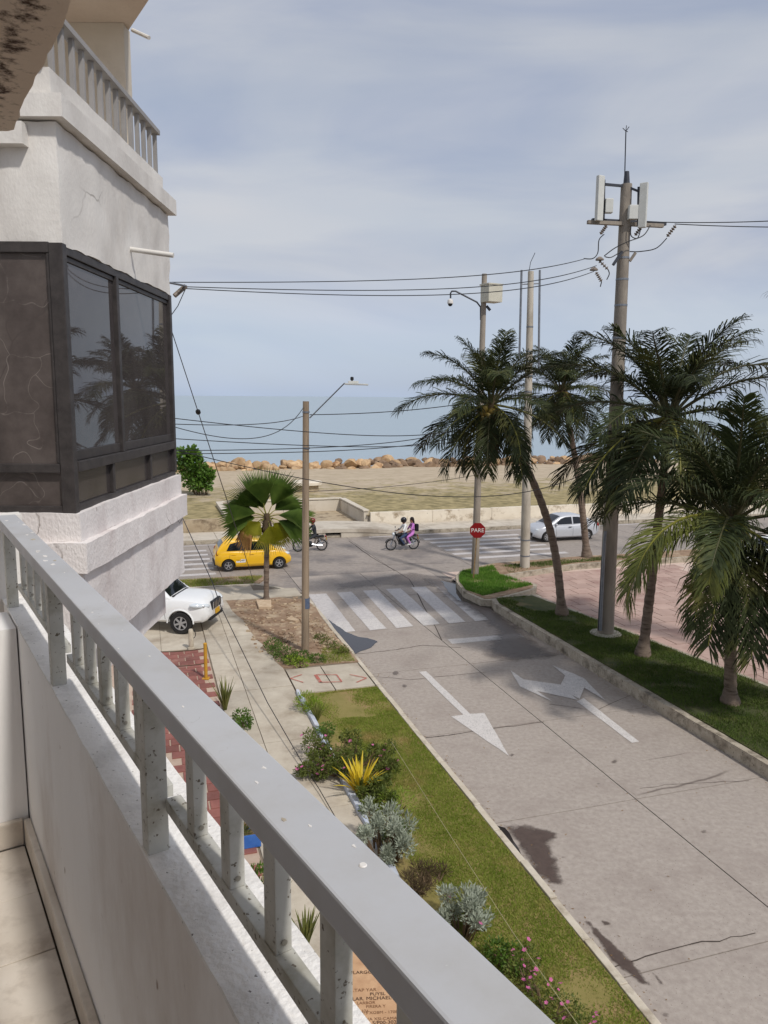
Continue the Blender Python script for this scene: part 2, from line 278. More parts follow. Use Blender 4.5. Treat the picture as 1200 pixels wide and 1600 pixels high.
# ------------------------------------------------------------------ mesh helpers
class MB:
    def __init__(s): s.v = []; s.f = []; s.m = []
    def add(s, vs, fs, mi=0):
        b = len(s.v); s.v += [Vector(q) for q in vs]; s.f += [tuple(i+b for i in q) for q in fs]; s.m += [mi]*len(fs); return s
    def hexa(s, P, mi=0):       # 8 corners: bottom ring 0-3, top ring 4-7
        return s.add(P, [(3,2,1,0),(4,5,6,7),(0,1,5,4),(1,2,6,5),(2,3,7,6),(3,0,4,7)], mi)
    def box(s, c, d, mi=0, R=None):
        P = []
        for z in (-.5, .5):
            for x, y in ((-.5,-.5),(.5,-.5),(.5,.5),(-.5,.5)):
                q = Vector((x*d[0], y*d[1], z*d[2]))
                if R is not None: q = R @ q
                P.append(Vector(c)+q)
        return s.hexa(P, mi)
    def bar(s, a, b, w, h, mi=0, up=Vector((0,0,1))):
        a = Vector(a); b = Vector(b); t = (b-a).normalized()
        if abs(t.dot(up)) > .98: up = Vector((1,0,0))
        x = t.cross(up).normalized(); y = x.cross(t)
        P = [e + x*i*w/2 + y*j*h/2 for e in (a, b) for i, j in ((-1,-1),(1,-1),(1,1),(-1,1))]
        return s.hexa(P, mi)
    def tube(s, pts, r, n=8, mi=0, cap=True):
        pts = [Vector(p) for p in pts]; k = len(pts); rs = r if isinstance(r, (list, tuple)) else [r]*k; b = len(s.v)
        pu = None
        for i, p in enumerate(pts):
            t = (pts[min(i+1, k-1)]-pts[max(i-1, 0)]).normalized()
            if pu is None: pu = Vector((0,0,1)) if abs(t.z) < .9 else Vector((1,0,0))
            x = t.cross(pu).normalized(); y = x.cross(t).normalized(); pu = y
            for j in range(n):
                a = 2*math.pi*j/n; s.v.append(p + (x*math.cos(a)+y*math.sin(a))*rs[i])
        for i in range(k-1):
            for j in range(n): s.f.append((b+i*n+j, b+i*n+(j+1) % n, b+(i+1)*n+(j+1) % n, b+(i+1)*n+j)); s.m.append(mi)
        if cap: s.f.append(tuple(b+j for j in range(n))[::-1]); s.f.append(tuple(b+(k-1)*n+j for j in range(n))); s.m += [mi, mi]
        return s
    def lathe(s, c, prof, n=20, mi=0, axis='z', R=None, cap=True):
        b = len(s.v)
        for r, h in prof:
            for j in range(n):
                a = 2*math.pi*j/n
                q = Vector((r*math.cos(a), r*math.sin(a), h)) if axis == 'z' else Vector((r*math.cos(a), h, r*math.sin(a)))
                if R is not None: q = R @ q
                s.v.append(Vector(c)+q)
        for i in range(len(prof)-1):
            for j in range(n): s.f.append((b+i*n+j, b+i*n+(j+1) % n, b+(i+1)*n+(j+1) % n, b+(i+1)*n+j)); s.m.append(mi)
        if cap: s.f.append(tuple(b+j for j in range(n))); s.f.append(tuple(b+(len(prof)-1)*n+j for j in range(n))); s.m += [mi, mi]
        return s
    def prism(s, poly, z0, z1, mi=0):       # poly of Vectors (x,y used)
        n = len(poly); P = [Vector((q[0], q[1], z0)) for q in poly]+[Vector((q[0], q[1], z1)) for q in poly]
        return s.add(P, [tuple(range(n))[::-1], tuple(range(n, 2*n))]+[(i, (i+1) % n, n+(i+1) % n, n+i) for i in range(n)], mi)
    def ball(s, c, r, n=8, m=6, mi=0, sq=(1,1,1)):
        prof = [(max(1e-3, r*math.sin(math.pi*i/m)), -r*math.cos(math.pi*i/m)) for i in range(m+1)]
        b = len(s.v); s.lathe((0,0,0), prof, n, mi)
        for i in range(b, len(s.v)): q = s.v[i]; s.v[i] = Vector((q.x*sq[0], q.y*sq[1], q.z*sq[2]))+Vector(c)
        return s
    def build(s, name, mats, parent=None, smooth=False, local=False, bev=0., fix=True):
        me = bpy.data.meshes.new(name)
        off = Vector((0,0,0))
        if parent is not None and not local:
            q = parent
            while q is not None: off += q.location; q = q.parent
        me.from_pydata([tuple(p-off) for p in s.v], [], s.f)
        for m in (mats if isinstance(mats, (list, tuple)) else [mats]): me.materials.append(MATS[m])
        me.polygons.foreach_set('material_index', s.m)
        if fix or bev:
            bm = bmesh.new(); bm.from_mesh(me)
            if bev:
                es = [e for e in bm.edges if len(e.link_faces) == 2 and e.calc_face_angle(0) > .5]
                bmesh.ops.bevel(bm, geom=es, offset=bev, segments=2, affect='EDGES', profile=.6)
            bmesh.ops.recalc_face_normals(bm, faces=bm.faces); bm.to_mesh(me); bm.free()
        if smooth: shade(me)
        return link(name, me, parent)
def shade(me, ang=40):
    me.polygons.foreach_set('use_smooth', [True]*len(me.polygons)); me.set_sharp_from_angle(angle=rad(ang))
def link(name, me, parent=None):
    o = bpy.data.objects.new(name, me); col.objects.link(o); o.parent = parent; return o
def tag(o, label, cat, group=None):
    o['label'] = label; o['category'] = cat
    if group: o['group'] = group
    return o
def struct(o, label=None, kind='structure', cat=None):
    o['kind'] = kind
    if label: o['label'] = label
    if cat: o['category'] = cat
    return o
def empty(name, loc, label=None, cat=None, group=None, rz=0.):
    o = bpy.data.objects.new(name, None); col.objects.link(o); o.location = loc; o.rotation_euler = (0, 0, rz); o.empty_display_size = .1
    if label: tag(o, label, cat, group)
    return o
def copy_tree(o, parent=None):
    c = o.copy(); col.objects.link(c); c.parent = parent
    for ch in list(o.children): copy_tree(ch, c)
    return c
def rough(o, cut, amp, sc_=6.):      # hand-trowelled edges: split the mesh and jitter it
    bm = bmesh.new(); bm.from_mesh(o.data)
    for _ in range(7):
        es = [e for e in bm.edges if e.calc_length() > cut]
        if not es: break
        bmesh.ops.subdivide_edges(bm, edges=es, cuts=1, use_grid_fill=True)
    bmesh.ops.triangulate(bm, faces=[f for f in bm.faces if len(f.verts) > 4])
    for v in bm.verts:
        v.co += Vector(noise.noise_vector(v.co*sc_))*amp + Vector(noise.noise_vector(v.co*sc_*4))*amp*.5
    bm.to_mesh(o.data); bm.free(); shade(o.data, 55); return o
def sag(a, b, d, n=24):
    a = Vector(a); b = Vector(b); return [a.lerp(b, i/n)-Vector((0,0,4*d*(i/n)*(1-i/n))) for i in range(n+1)]
def text(name, s, size, M, m, parent, ext=.001, align='CENTER'):
    cu = bpy.data.curves.new(name, 'FONT'); cu.body = s; cu.size = size; cu.extrude = ext; cu.align_x = align; cu.align_y = 'CENTER'; cu.resolution_u = 3
    t = bpy.data.objects.new(name, cu); col.objects.link(t)
    dg = bpy.context.evaluated_depsgraph_get(); me = bpy.data.meshes.new_from_object(t.evaluated_get(dg)); bpy.data.objects.remove(t)
    me.materials.clear(); me.materials.append(MATS[m]); o = link(name, me, parent); o.matrix_local = M; return o
def offset_poly(poly, d):
    n = len(poly); out = []
    A = sum(poly[i].x*poly[(i+1) % n].y-poly[(i+1) % n].x*poly[i].y for i in range(n)); sg = 1 if A > 0 else -1
    for i in range(n):
        a, b, c = poly[i-1], poly[i], poly[(i+1) % n]
        e1 = (b-a); e2 = (c-b); e1.z = e2.z = 0; e1.normalize(); e2.normalize()
        n1 = Vector((-e1.y, e1.x, 0))*sg; n2 = Vector((-e2.y, e2.x, 0))*sg; m = (n1+n2)
        if m.length < 1e-4: m = n1
        m.normalize(); out.append(b+m*(d/max(.45, m.dot(n1))))
    return out
def inside(poly, x, y):
    r = False; n = len(poly)
    for i in range(n):
        a, b = poly[i], poly[i-1]
        if (a.y > y) != (b.y > y) and x < (b.x-a.x)*(y-a.y)/(b.y-a.y)+a.x: r = not r
    return r
def grass(name, poly, z, dens, h, m, label, skip=None, wdt=.006):
    xs = [q.x for q in poly]; ys = [q.y for q in poly]; x0, x1, y0, y1 = min(xs), max(xs), min(ys), max(ys)
    n = int((x1-x0)*(y1-y0)*dens); P = RNG.random((n, 2))*[x1-x0, y1-y0]+[x0, y0]
    ok = np.zeros(n, bool); px, py = P[:, 0], P[:, 1]
    for i in range(len(poly)):
        a, b = poly[i], poly[i-1]
        if abs(b.y-a.y) < 1e-9: continue
        ok ^= ((a.y > py) != (b.y > py)) & (px < (b.x-a.x)*(py-a.y)/(b.y-a.y)+a.x)
    P = P[ok]
    if skip is not None: P = P[[not skip(Vector((q[0], q[1], 0))) for q in P]]
    n = len(P); a = RNG.random(n)*6.283; hh = h*(.5+RNG.random(n)); w_ = wdt*(.6+RNG.random(n)); le = hh*(.2+.7*RNG.random(n)); b = RNG.random(n)*6.283
    V = np.zeros((n, 3, 3)); V[:, 0, :2] = P+np.c_[np.cos(a), np.sin(a)]*w_[:, None]; V[:, 1, :2] = P-np.c_[np.cos(a), np.sin(a)]*w_[:, None]
    V[:, :2, 2] = z; V[:, 2, :2] = P+np.c_[np.cos(b), np.sin(b)]*le[:, None]; V[:, 2, 2] = z+hh
    me = bpy.data.meshes.new(name); me.vertices.add(3*n); me.vertices.foreach_set('co', V.reshape(-1)); me.loops.add(3*n); me.loops.foreach_set('vertex_index', np.arange(3*n, dtype=np.int32))
    me.polygons.add(n); me.polygons.foreach_set('loop_start', np.arange(0, 3*n, 3, dtype=np.int32)); me.update(calc_edges=True); me.materials.append(MATS[m])
    return struct(link(name, me), label, 'stuff', 'grass')
def sheet(name, poly, z, m, parent=None):
    b = MB(); b.add([Vector((q[0], q[1], z)) for q in poly], [tuple(range(len(poly)))]); o = b.build(name, m, parent, fix=False)
    if o.data.polygons[0].normal.z < 0: o.data.flip_normals()
    return o
def wob(poly, k, amp, sc_=3.):      # subdivide an outline and make it uneven
    out = []
    for i in range(len(poly)):
        a, b = poly[i], poly[(i+1) % len(poly)]
        for j in range(k):
            q = a.lerp(b, j/k); out.append(q+Vector((noise.noise(q*sc_), noise.noise(q*sc_+Vector((9,3,1))), 0))*amp)
    return out

# ================================================================== THE SETTING
g = MB(); g.add([UV(-400,-200,-.055), UV(400,-200,-.055), UV(400,76,-.055), UV(-400,76,-.055)], [(0,1,2,3)]); struct(g.build('ground', 'joint'))
# street: two lanes of cast slabs with open joints
road = MB(); road.add([UV(6,-40,-.05), UV(12.9,-40,-.05), UV(12.9,34,-.05), UV(6,34,-.05)], [(0,1,2,3)]); road = struct(road.build('road', 'joint'))
vs = [-4.2, 0, 4.2, 8.4, 12.6, 16.62, 21.08, 25.2, 29.6, 34.0]
def slab(u0, u1, v0, v1, m, parent, top=0., name='road_slab', gap=.012):
    k = 5; P = []
    for (a, b) in (((u0,v0),(u1,v0)), ((u1,v0),(u1,v1)), ((u1,v1),(u0,v1)), ((u0,v1),(u0,v0))):
        for j in range(k): P.append(UV(a[0]+(b[0]-a[0])*j/k, a[1]+(b[1]-a[1])*j/k))
    P = offset_poly(P, gap)
    P = [q+Vector((noise.noise(q*2.3), noise.noise(q*2.3+Vector((5,5,5))), 0))*gap*.9 for q in P]
    return MB().prism(P, top-.045, top).build(name, m, parent, fix=True)
for i in range(len(vs)-1):
    for (u0, u1) in ((6.2, 9.46), (9.46, 12.76)):
        slab(u0, u1, vs[i], vs[i+1]+.0, 'road', road, top=random.uniform(-.004, 0))
sheet('road_apron', [UV(12.76,26.9,-.02), UV(16.2,26.9,-.02), UV(16.2,29.4,-.02), UV(12.76,29.4,-.02)], .02, 'sidewalk', road)
beach_road = struct(MB().add([UV(-120,33,-.052), UV(140,33,-.052), UV(140,43.4,-.052), UV(-120,43.4,-.052)], [(0,1,2,3)]).build('beach_road', 'joint'))
us = [-60, -30, -12, -6, -1, 3.2, 6.2, 11.2, 15.2, 19.6, 24, 28.4, 33, 60, 90]
for i in range(len(us)-1):
    slab(us[i], us[i+1], 34.0, 38.6, 'road_beach', beach_road, top=-.001); slab(us[i], us[i+1], 38.6, 43.2, 'road_beach', beach_road, top=-.003)
slab(2.0, 6.2, 31.2, 34.0, 'road_beach', beach_road, top=-.002); slab(12.76, 17, 31.5, 34.0, 'road_beach', beach_road, top=-.002)
# paint on the street
def uvp(pts): return [UV(*q) for q in pts]
def paint(name, pts, m='paint', z=.005, par=road): return sheet(name, wob(uvp(pts), 6, .02, 5), z, m, par)
for (a, b, s_) in ((6.34,7.1,-.2), (7.58,8.2,-.15), (8.72,9.36,-.3), (9.75,10.4,-.3), (10.9,11.55,-.45), (12.0,12.55,-.5)):
    paint('crosswalk_stripe', [(a+s_,25.25), (b+s_,25.3), (b,30.7), (a,30.75)], 'paint_worn')
    paint('crosswalk_stripe', [(a+s_+.0,25.3), (b+s_,25.3), (b+s_*.75,26.6), (a+s_*.75,26.6)], 'paint', .007)
paint('stop_line', [(9.66,23.05), (12.35,22.98), (12.4,23.44), (9.7,23.55)], 'paint')
paint('lane_arrow', [(7.68,20.85), (7.7,17.55), (7.36,17.55), (7.8,15.1), (8.28,17.5), (7.9,17.55), (7.9,20.85)])
def z8(pts): return [uvof(G(600+.5*x, 1000+.5*y)) for x, y in pts]
pa = empty('lane_arrow', UV(11, 17, 0)); pa.parent = road
def paint8(pts, z): sheet('arrow_piece', wob([G(600+.5*x, 1000+.5*y) for x, y in pts], 6, .015, 5), z, 'paint', pa)
paint8([(775,322), (798,318), (624,182), (602,192)], .005)
paint8([(395,95), (436,124), (550,140), (606,188), (478,160), (527,193), (425,146)], .009)
paint8([(548,150), (566,112), (526,80), (592,106), (626,122), (692,190), (626,150), (612,186)], .013)
for v in (41.3, 40.2, 39.1, 38.0, 36.9, 35.7):
    paint('crosswalk_stripe', [(15.4,v-.22), (21.5,v-.22), (21.5,v+.22), (15.4,v+.22)], 'paint_worn', .004, beach_road)
    paint('crosswalk_stripe', [(.2,v-.2), (3.0,v-.2), (3.0,v+.2), (.2,v+.2)], 'paint_worn', .004, beach_road)
paint('edge_line', [(12.5,42.7), (34,42.75), (34,42.95), (12.5,42.9)], 'paint_worn', .004, beach_road)
paint('edge_line', [(-10,42.7), (9,42.75), (9,42.9), (-10,42.9)], 'paint_worn', .004, beach_road)
# damp marks, palm shadow painted into them, and standing water
def px_poly(pts, z=0.): return [G(x, y, z) for x, y in pts]
def stain(name, pts, m, z, k=7, amp=.12, fade=.5, res=.09, top=.7, ns=2.2, na=1.2):      # irregular soft-edged mark: alpha falls off at its own outline
    poly = px_poly(pts); xs = [q.x for q in poly]; ys = [q.y for q in poly]; x0, y0 = min(xs)-.1, min(ys)-.1
    nx = int((max(xs)+.1-x0)/res)+2; ny = int((max(ys)+.1-y0)/res)+2; D = {}
    for i in range(nx):
        for j in range(ny):
            q = Vector((x0+i*res, y0+j*res, 0)); d = 9.
            for e in range(len(poly)):
                a_, b_ = poly[e-1], poly[e]; ab = b_-a_; t = max(0, min(1, (q-a_).dot(ab)/ab.length_squared)); d = min(d, (q-a_-ab*t).length)
            D[i, j] = d if inside(poly, q.x, q.y) else -d
    b = MB(); ids = {}
    for i in range(nx-1):
        for j in range(ny-1):
            c_ = [(i,j), (i+1,j), (i+1,j+1), (i,j+1)]
            if max(D[q] for q in c_) < -.05: continue
            for q in c_:
                if q not in ids: ids[q] = len(b.v); b.v.append(Vector((x0+q[0]*res, y0+q[1]*res, z)))
            b.f.append(tuple(ids[q] for q in c_)); b.m.append(0)
    o = b.build(name, m, road, fix=False); at_ = o.data.attributes.new('edge', 'FLOAT', 'POINT')
    inv = sorted(ids, key=lambda q: ids[q]); at_.data.foreach_set('value', [max(0, min(1, D[q]/fade)) for q in inv])
    key = m+'_%g_%g_%g' % (top, ns, na)
    if key not in MATS:
        mm = MATS[m].copy(); MATS[key] = mm; t = mm.node_tree; nd = t.nodes.new; lk = t.links.new; bs = t.nodes['Principled BSDF']
        at2 = nd('ShaderNodeAttribute'); at2.attribute_name = 'edge'; ge = nd('ShaderNodeNewGeometry'); n = nd('ShaderNodeTexNoise'); n.inputs['Scale'].default_value = ns; n.inputs['Detail'].default_value = 8; n.inputs['Roughness'].default_value = .65; lk(ge.outputs['Position'], n.inputs[0])
        m1_ = nd('ShaderNodeMath'); m1_.operation = 'MULTIPLY_ADD'; m1_.inputs[1].default_value = na; m1_.inputs[2].default_value = -.5*na-.25; lk(n.outputs[0], m1_.inputs[0])
        m2_ = nd('ShaderNodeMath'); m2_.operation = 'ADD'; lk(at2.outputs['Fac'], m2_.inputs[0]); lk(m1_.outputs[0], m2_.inputs[1])
        m0 = nd('ShaderNodeMath'); m0.operation = 'MINIMUM'; lk(m2_.outputs[0], m0.inputs[0]); g4 = nd('ShaderNodeMath'); g4.operation = 'MULTIPLY'; g4.inputs[1].default_value = 4.; lk(at2.outputs['Fac'], g4.inputs[0]); lk(g4.outputs[0], m0.inputs[1])
        q = nd('ShaderNodeMapRange'); q.inputs[1].default_value = 0; q.inputs[2].default_value = .45; q.inputs[4].default_value = top; lk(m0.outputs[0], q.inputs[0]); lk(q.outputs[0], bs.inputs['Alpha'])
    o.data.materials[0] = MATS[key]; return o
stain('damp_shade_patch', [(690,903), (735,912), (775,940), (830,985), (890,1030), (800,1040), (740,1030), (760,985), (735,965), (680,930), (640,900)], 'damp_shade', .0185, fade=.9, top=.62)  # wet strip by the median plus painted palm crown shadow
stain('damp_shade_patch', [(510,912), (640,892), (720,902), (700,920), (600,918), (520,925)], 'damp_shade', .0165, fade=.8, top=.4)
stain('oil_patch', [(778,1287), (830,1286), (876,1300), (880,1312), (868,1322), (884,1360), (888,1388), (855,1388), (830,1365)], 'oilstain', .006, fade=.3, res=.035, top=.9, ns=3.2, na=1.5)
stain('oil_patch', [(905,1430), (925,1440), (990,1500), (1025,1545), (1000,1540), (950,1500)], 'oilstain', .006, fade=.12, res=.03, top=.85, ns=7, na=1.3)
stain('oil_patch', [(1005,1505), (1030,1525), (1045,1545), (1030,1540)], 'oilstain', .006, fade=.08, res=.025, top=.8, ns=9, na=1.3)
stain('oil_patch', [(935,1435), (955,1440), (960,1448), (942,1448)], 'oilstain', .006, fade=.08, res=.025, top=.7, ns=9, na=1.3)
for x, y, r in ((1040,1586,9), (1025,1573,5), (618,1052,6), (632,1072,5), (960,1190,6), (905,1380,4), (935,1225,4), (800,1180,5), (880,1340,5), (1100,1300,6)):
    stain('oil_spot', [(x+r*math.cos(a)*1.2, y+r*.7*math.sin(a)) for a in np.linspace(0, 6.28, 7)[:-1]], 'oilstain', .006, fade=.08, res=.02, top=.45, ns=12, na=1.6)
sheet('puddle', wob(px_poly([(512,968), (530,980), (545,990), (560,995), (575,997), (590,1003), (580,1012), (562,1018), (556,1022), (540,1008)]), 5, .07, 3), .008, 'water', road)
sheet('puddle', wob(px_poly([(776,1290), (790,1294), (800,1310), (812,1335), (845,1372), (850,1386), (826,1362), (800,1326)]), 5, .04, 3), .010, 'water', road)
sheet('puddle', wob(px_poly([(690,908), (720,915), (745,932), (782,952), (750,948), (715,938), (700,925)]), 5, .06, 3), .0215, 'water', road)
# cracks running from the joints
def crack(pts, w=.014):
    P = []
    for i in range(len(pts)-1):
        a, b = G(*pts[i]), G(*pts[i+1])
        for j in range(6): q = a.lerp(b, j/6); P.append(q+Vector((noise.noise(q*4), noise.noise(q*4+Vector((3,3,3))), 0))*.06)
    P.append(G(*pts[-1])); b = MB()
    for i in range(len(P)-1):
        t = (P[i+1]-P[i]).normalized(); n_ = Vector((-t.y, t.x, 0))*w*random.uniform(.3, .6); a_, c_ = P[i]-t*.004, P[i+1]+t*.004
        b.add([a_-n_, c_-n_, c_+n_, a_+n_], [(0,1,2,3)])
    for v in b.v: v.z = .0025
    b.build('crack', 'joint', road, fix=False)
crack([(665,1153), (720,1146), (760,1140), (850,1128)], .03); crack([(556,1022), (620,1015), (660,1008), (720,1012)], .03)
crack([(560,1055), (640,1062), (760,1050)], .016); crack([(860,1100), (930,1110), (1000,1080)], .014); crack([(1000,1232), (1060,1225), (1170,1220)], .014); crack([(960,1510), (1060,1480), (1180,1458)], .02)
crack([(530,880), (600,882), (690,880)], .03); crack([(545,845), (580,870), (640,905), (690,1000)], .05)
# near pavement
side = struct(MB().prism(uvp([(-14,3), (3.78,3), (3.78,21.9), (6.05,21.9), (6.05,29.6), (5.4,31.4), (4.4,32.7), (-14,32.9)]), -.05, .095).build('sidewalk', 'walk_joint'))
def pave(u0, u1, v0, v1, m='sidewalk', nm='paving_slab', top=.12, par=side): slab(u0, u1, v0, v1, m, par, top+random.uniform(-.006, .006), nm, .006)
v = 6.0
while v < 30:
    dv = random.uniform(1.45, 1.8); v1 = min(v+dv, 30.2); pave(2.45, 3.76 if v < 24.3 else 3.4, v, v1); pave(1.74, 2.445, v, v1); v = v1
for (a, b, c_, d_) in ((-1.2,.3,24.6,27.3), (.3,1.72,24.6,26.4), (.3,1.72,26.4,28.4), (-1.2,.3,27.3,30.2), (.3,1.72,28.4,30.2), (-4,-1.2,24.6,30.2), (-8,-4,24.6,30.2)): pave(a, b, c_, d_)
for a in (-8,-4.5,-1.8,0.2,2.2,4.0): pave(a, a+ (3.4 if a < -2 else 1.98), 30.25, 32.6 if a < 3 else 31.6)
pave(3.8, 4.85, 19.9, 21.85); pave(4.87, 6.02, 19.9, 21.85)
def mark(pts, w=.05):
    P = [G(x, y, .134) for x, y in pts]
    b = MB()
    for i in range(len(P)-1):
        t = (P[i+1]-P[i]).normalized(); n_ = Vector((-t.y, t.x, 0))*w/2; b.add([P[i]-n_, P[i+1]-n_, P[i+1]+n_, P[i]+n_], [(0,1,2,3)])
    for q in b.v: q.z = .133
    b.build('red_mark', 'paint_red', side, fix=False)
mark([(472,1053.6), (453.6,1059.6), (474,1066)]); mark([(493,1054), (526,1054), (534,1065), (500,1065.6)]); mark([(493,1054), (501,1066)], .1); mark([(546,1053.6), (573,1059), (557,1066)])
# red tile patio under the building
patio = struct(MB().prism(uvp([(-9,1), (1.7,1), (1.7,24.5), (-9,24.5)]), .06, .102).build('patio', 'mortar'))
tm = None
for i in range(5):
    for j in range(38):
        u0 = -.55+i*.45+(.2 if j % 2 else 0); v0 = 11.4+j*.345
        if u0+.43 > 1.72 or (v0 < 17 and u0 < .3): continue
        if tm is None:
            b = MB(); b.box((0,0,0), (.415,.31,.03)); tm = b.build('floor_tile', 'brick_tile', patio, local=True, bev=.006); o = tm
        else: o = tm.copy(); col.objects.link(o)
        o.location = UV(u0+.215, v0+.16, .112+random.uniform(-.002, .002)); o.rotation_euler = (0, 0, TH)
# garden strip, lawn and bare corner between pavement and street
garden = [UV(3.82,3), UV(6.05,3), UV(6.05,19.9), UV(3.82,19.9)]
struct(MB().prism(garden, -.04, .085).build('lawn_ground', 'lawn_soil'))
_g = random.Random(3).gauss
bare = lambda q: (abs(uvof(q)[0]-4.9) < .5+.3*noise.noise(q*2)+_g(0,.15) and uvof(q)[1] > 18.0+.4*noise.noise(q*1.5) and uvof(q)[1] < 19.75) or (uvof(q)[0]+_g(0,.1) < 4.35+.25*noise.noise(q*1.7)) or (noise.noise(q*.9)+_g(0,.14) > .42)
grass('lawn_grass', [UV(4.1,6), UV(6.04,6), UV(6.04,19.85), UV(4.1,19.85)], .085, 5200, .036, 'grass', 'short yellow green lawn between the flower bed and the street kerb', bare)
dpoly = uvp([(2.9,30.2), (3.32,25.6), (3.7,22.05), (6.03,21.95), (6.03,29.5), (5.0,30.1)])
struct(MB().prism(wob(dpoly, 6, .15, 1.3), .05, .126).build('bare_corner', 'dirt'))
rb = MB()
for _ in range(520):
    u = random.uniform(3.2, 5.95); v = random.uniform(23.4, 30.0)
    if random.random() < .35: u = random.uniform(5.2, 5.95); v = random.uniform(23, 27)
    r = random.uniform(.02, .075); q = UV(u, v, .13+r*.1); R = Matrix.Rotation(random.uniform(0, 3), 3, 'Z') @ Matrix.Rotation(random.uniform(-.5, .5), 3, 'X')
    rb.box(q, (r*2, r*random.uniform(1, 1.8), r*.8), random.choice((0,0,1)), R)
struct(rb.build('rubble', ['rubble', 'dirt'], fix=False), 'loose pale rubble scattered over the bare corner of earth', 'stuff', 'rubble')
grass('corner_grass', uvp([(5.0,22.0), (6.0,22.0), (6.0,23.6), (5.2,23.4)]), .125, 1500, .07, 'grass', 'thin yellow grass at the tip of the bare corner beside the kerb')
grass('verge_grass', uvp([(-4,32.95), (4.3,32.85), (5.0,34.4), (-4,34.6)]), .05, 1200, .09, 'grass', 'scrubby grass verge between pavement and beach road', lambda q: noise.noise(q*.8)+_g(0,.2) > .1)
struct(MB().prism(uvp([(-20,32.9), (4.4,32.75), (5.2,34.2), (4.6,34.7), (-20,34.75)]), -.045, .05).build('verge', 'dirt'))
lt = MB(); lr = random.Random(12)
for _ in range(900):
    k = lr.random()
    if k < .45: u, v, z = 6.2+abs(lr.gauss(0, .12)), lr.uniform(6, 25), .004
    elif k < .7: u, v, z = lr.uniform(4.2, 6.0), lr.uniform(6, 19.8), .1
    elif k < .85: u, v, z = 12.72-abs(lr.gauss(0, .15)), lr.uniform(8, 27), .004
    else: u, v, z = lr.uniform(6.3, 12.6), lr.uniform(6, 24), .004
    q = UV(u, v, z); a_ = lr.uniform(0, 6.3); r_ = lr.uniform(.008, .03); t = Vector((math.cos(a_), math.sin(a_), lr.uniform(0, .3))); n_ = Vector((-t.y, t.x, lr.uniform(-.2, .2)))
    lt.add([q-t*r_, q+n_*r_*.4+Vector((0,0,r_*.2)), q+t*r_+Vector((0,0,r_*.15)), q-n_*r_*.4], [(0,1,2), (0,2,3)])
struct(lt.build('leaf_litter', 'litter', fix=False), 'dry leaf bits and grit along the kerbs and on the lawn', 'stuff', 'litter')
# kerbs
kerb = empty('kerb', UV(6.1, 15, 0)); kerb['kind'] = 'structure'
v = 3.0
while v < 29.4:
    l = min(random.uniform(.9, 1.1), 29.5-v); d_ = random.uniform(-.012, .012)
    P = uvp([(6.06+d_,v+.008), (6.19+d_,v+.008), (6.19+d_,v+l-.008), (6.06+d_,v+l-.008)])
    MB().prism(P, -.05, .115+random.uniform(-.012, .006)).build('kerb_stone', 'kerb_pale', kerb, bev=.012); v += l
c0 = [(6.12,29.5), (6.0,30.3), (5.7,31.2), (5.2,32.0), (4.4,32.75), (3,32.85), (0,32.9), (-4,32.95)]
for i in range(len(c0)-1):
    a, b = UV(*c0[i], .05), UV(*c0[i+1], .05); MB().bar(a, b, .14, .13).build('kerb_stone', 'kerb_pale', kerb, bev=.01)
# median with the palms, paved plaza beyond it
med = uvp([(12.74,2), (12.74,26.3), (12.95,27.0), (13.4,27.2), (14.9,27.1), (15.2,25.2), (16.45,16.5), (18.4,2)])
medo = struct(MB().prism(wob(med, 12, .03, 2), -.05, .31).build('median', 'kerb')); rough(medo, .6, .012, 4)
mi_ = offset_poly(med, .2); struct(MB().prism(mi_, .2, .335).build('median_soil', 'dark_soil'))
grass('median_grass', mi_, .335, 1500, .06, 'grass_dark', 'dark green grass on the kerbed median under the palms', lambda q: (q-G(860,945,.3)).length < 1.3+noise.noise(q*2)*.5 or noise.noise(q*1.1)+_g(0,.15) > .4, .008)
isl = [G(x, y, .3) for x, y in ((722,889), (713,898), (713,908), (724,923), (752,936), (770,937), (838,919), (839,912), (788,898), (900,881), (985,875), (1300,856), (1300,842), (985,864), (905,868), (770,879))]
islo = struct(MB().prism(wob(isl, 6, .03, 2), -.05, .28).build('traffic_island', 'kerb')); rough(islo, .7, .012, 4)
ii = offset_poly(isl, .16); struct(MB().prism(ii, .1, .3).build('island_soil', 'dirt'))
grass('island_grass', [G(x, y, .3) for x, y in ((722,893), (717,900), (717,908), (728,922), (755,931), (832,914), (828,911), (780,898), (770,884))], .3, 1700, .09, 'grass_fresh', 'bright green weeds at the tip of the traffic island under the stop sign', lambda q: noise.noise(q*1.0)+_g(0,.2) > .3, .01)
grass('island_grass', [G(x, y, .3) for x, y in ((780,884), (905,872), (985,868), (985,872), (900,879), (795,895))], .3, 900, .07, 'grass_dark', 'thin dry grass along the island strip beside the beach road', lambda q: noise.noise(q*.7)+_g(0,.2) > .05, .01)
plaza = struct(MB().add([UV(13.2,2,.01), UV(40,2,.01), UV(40,33,.01), UV(13.2,33,.01)], [(0,1,2,3)]).build('plaza', 'paver_joint'))
pm_ = None
for i in range(11):
    for j in range(24):
        u0 = 15.15+i*.86; v0 = 13.2+j*.76
        if u0+.8 < 15.2+(25.2-v0)*.143: continue
        if pm_ is None: pm_ = MB().box((0,0,0), (.83,.73,.04)).build('paver', 'paver', plaza, local=True); o = pm_
        else: o = pm_.copy(); col.objects.link(o)
        o.location = UV(u0+.43+(.43 if j % 2 else 0), v0+.38, .02+random.uniform(-.003, .003)); o.rotation_euler = (0, 0, TH)
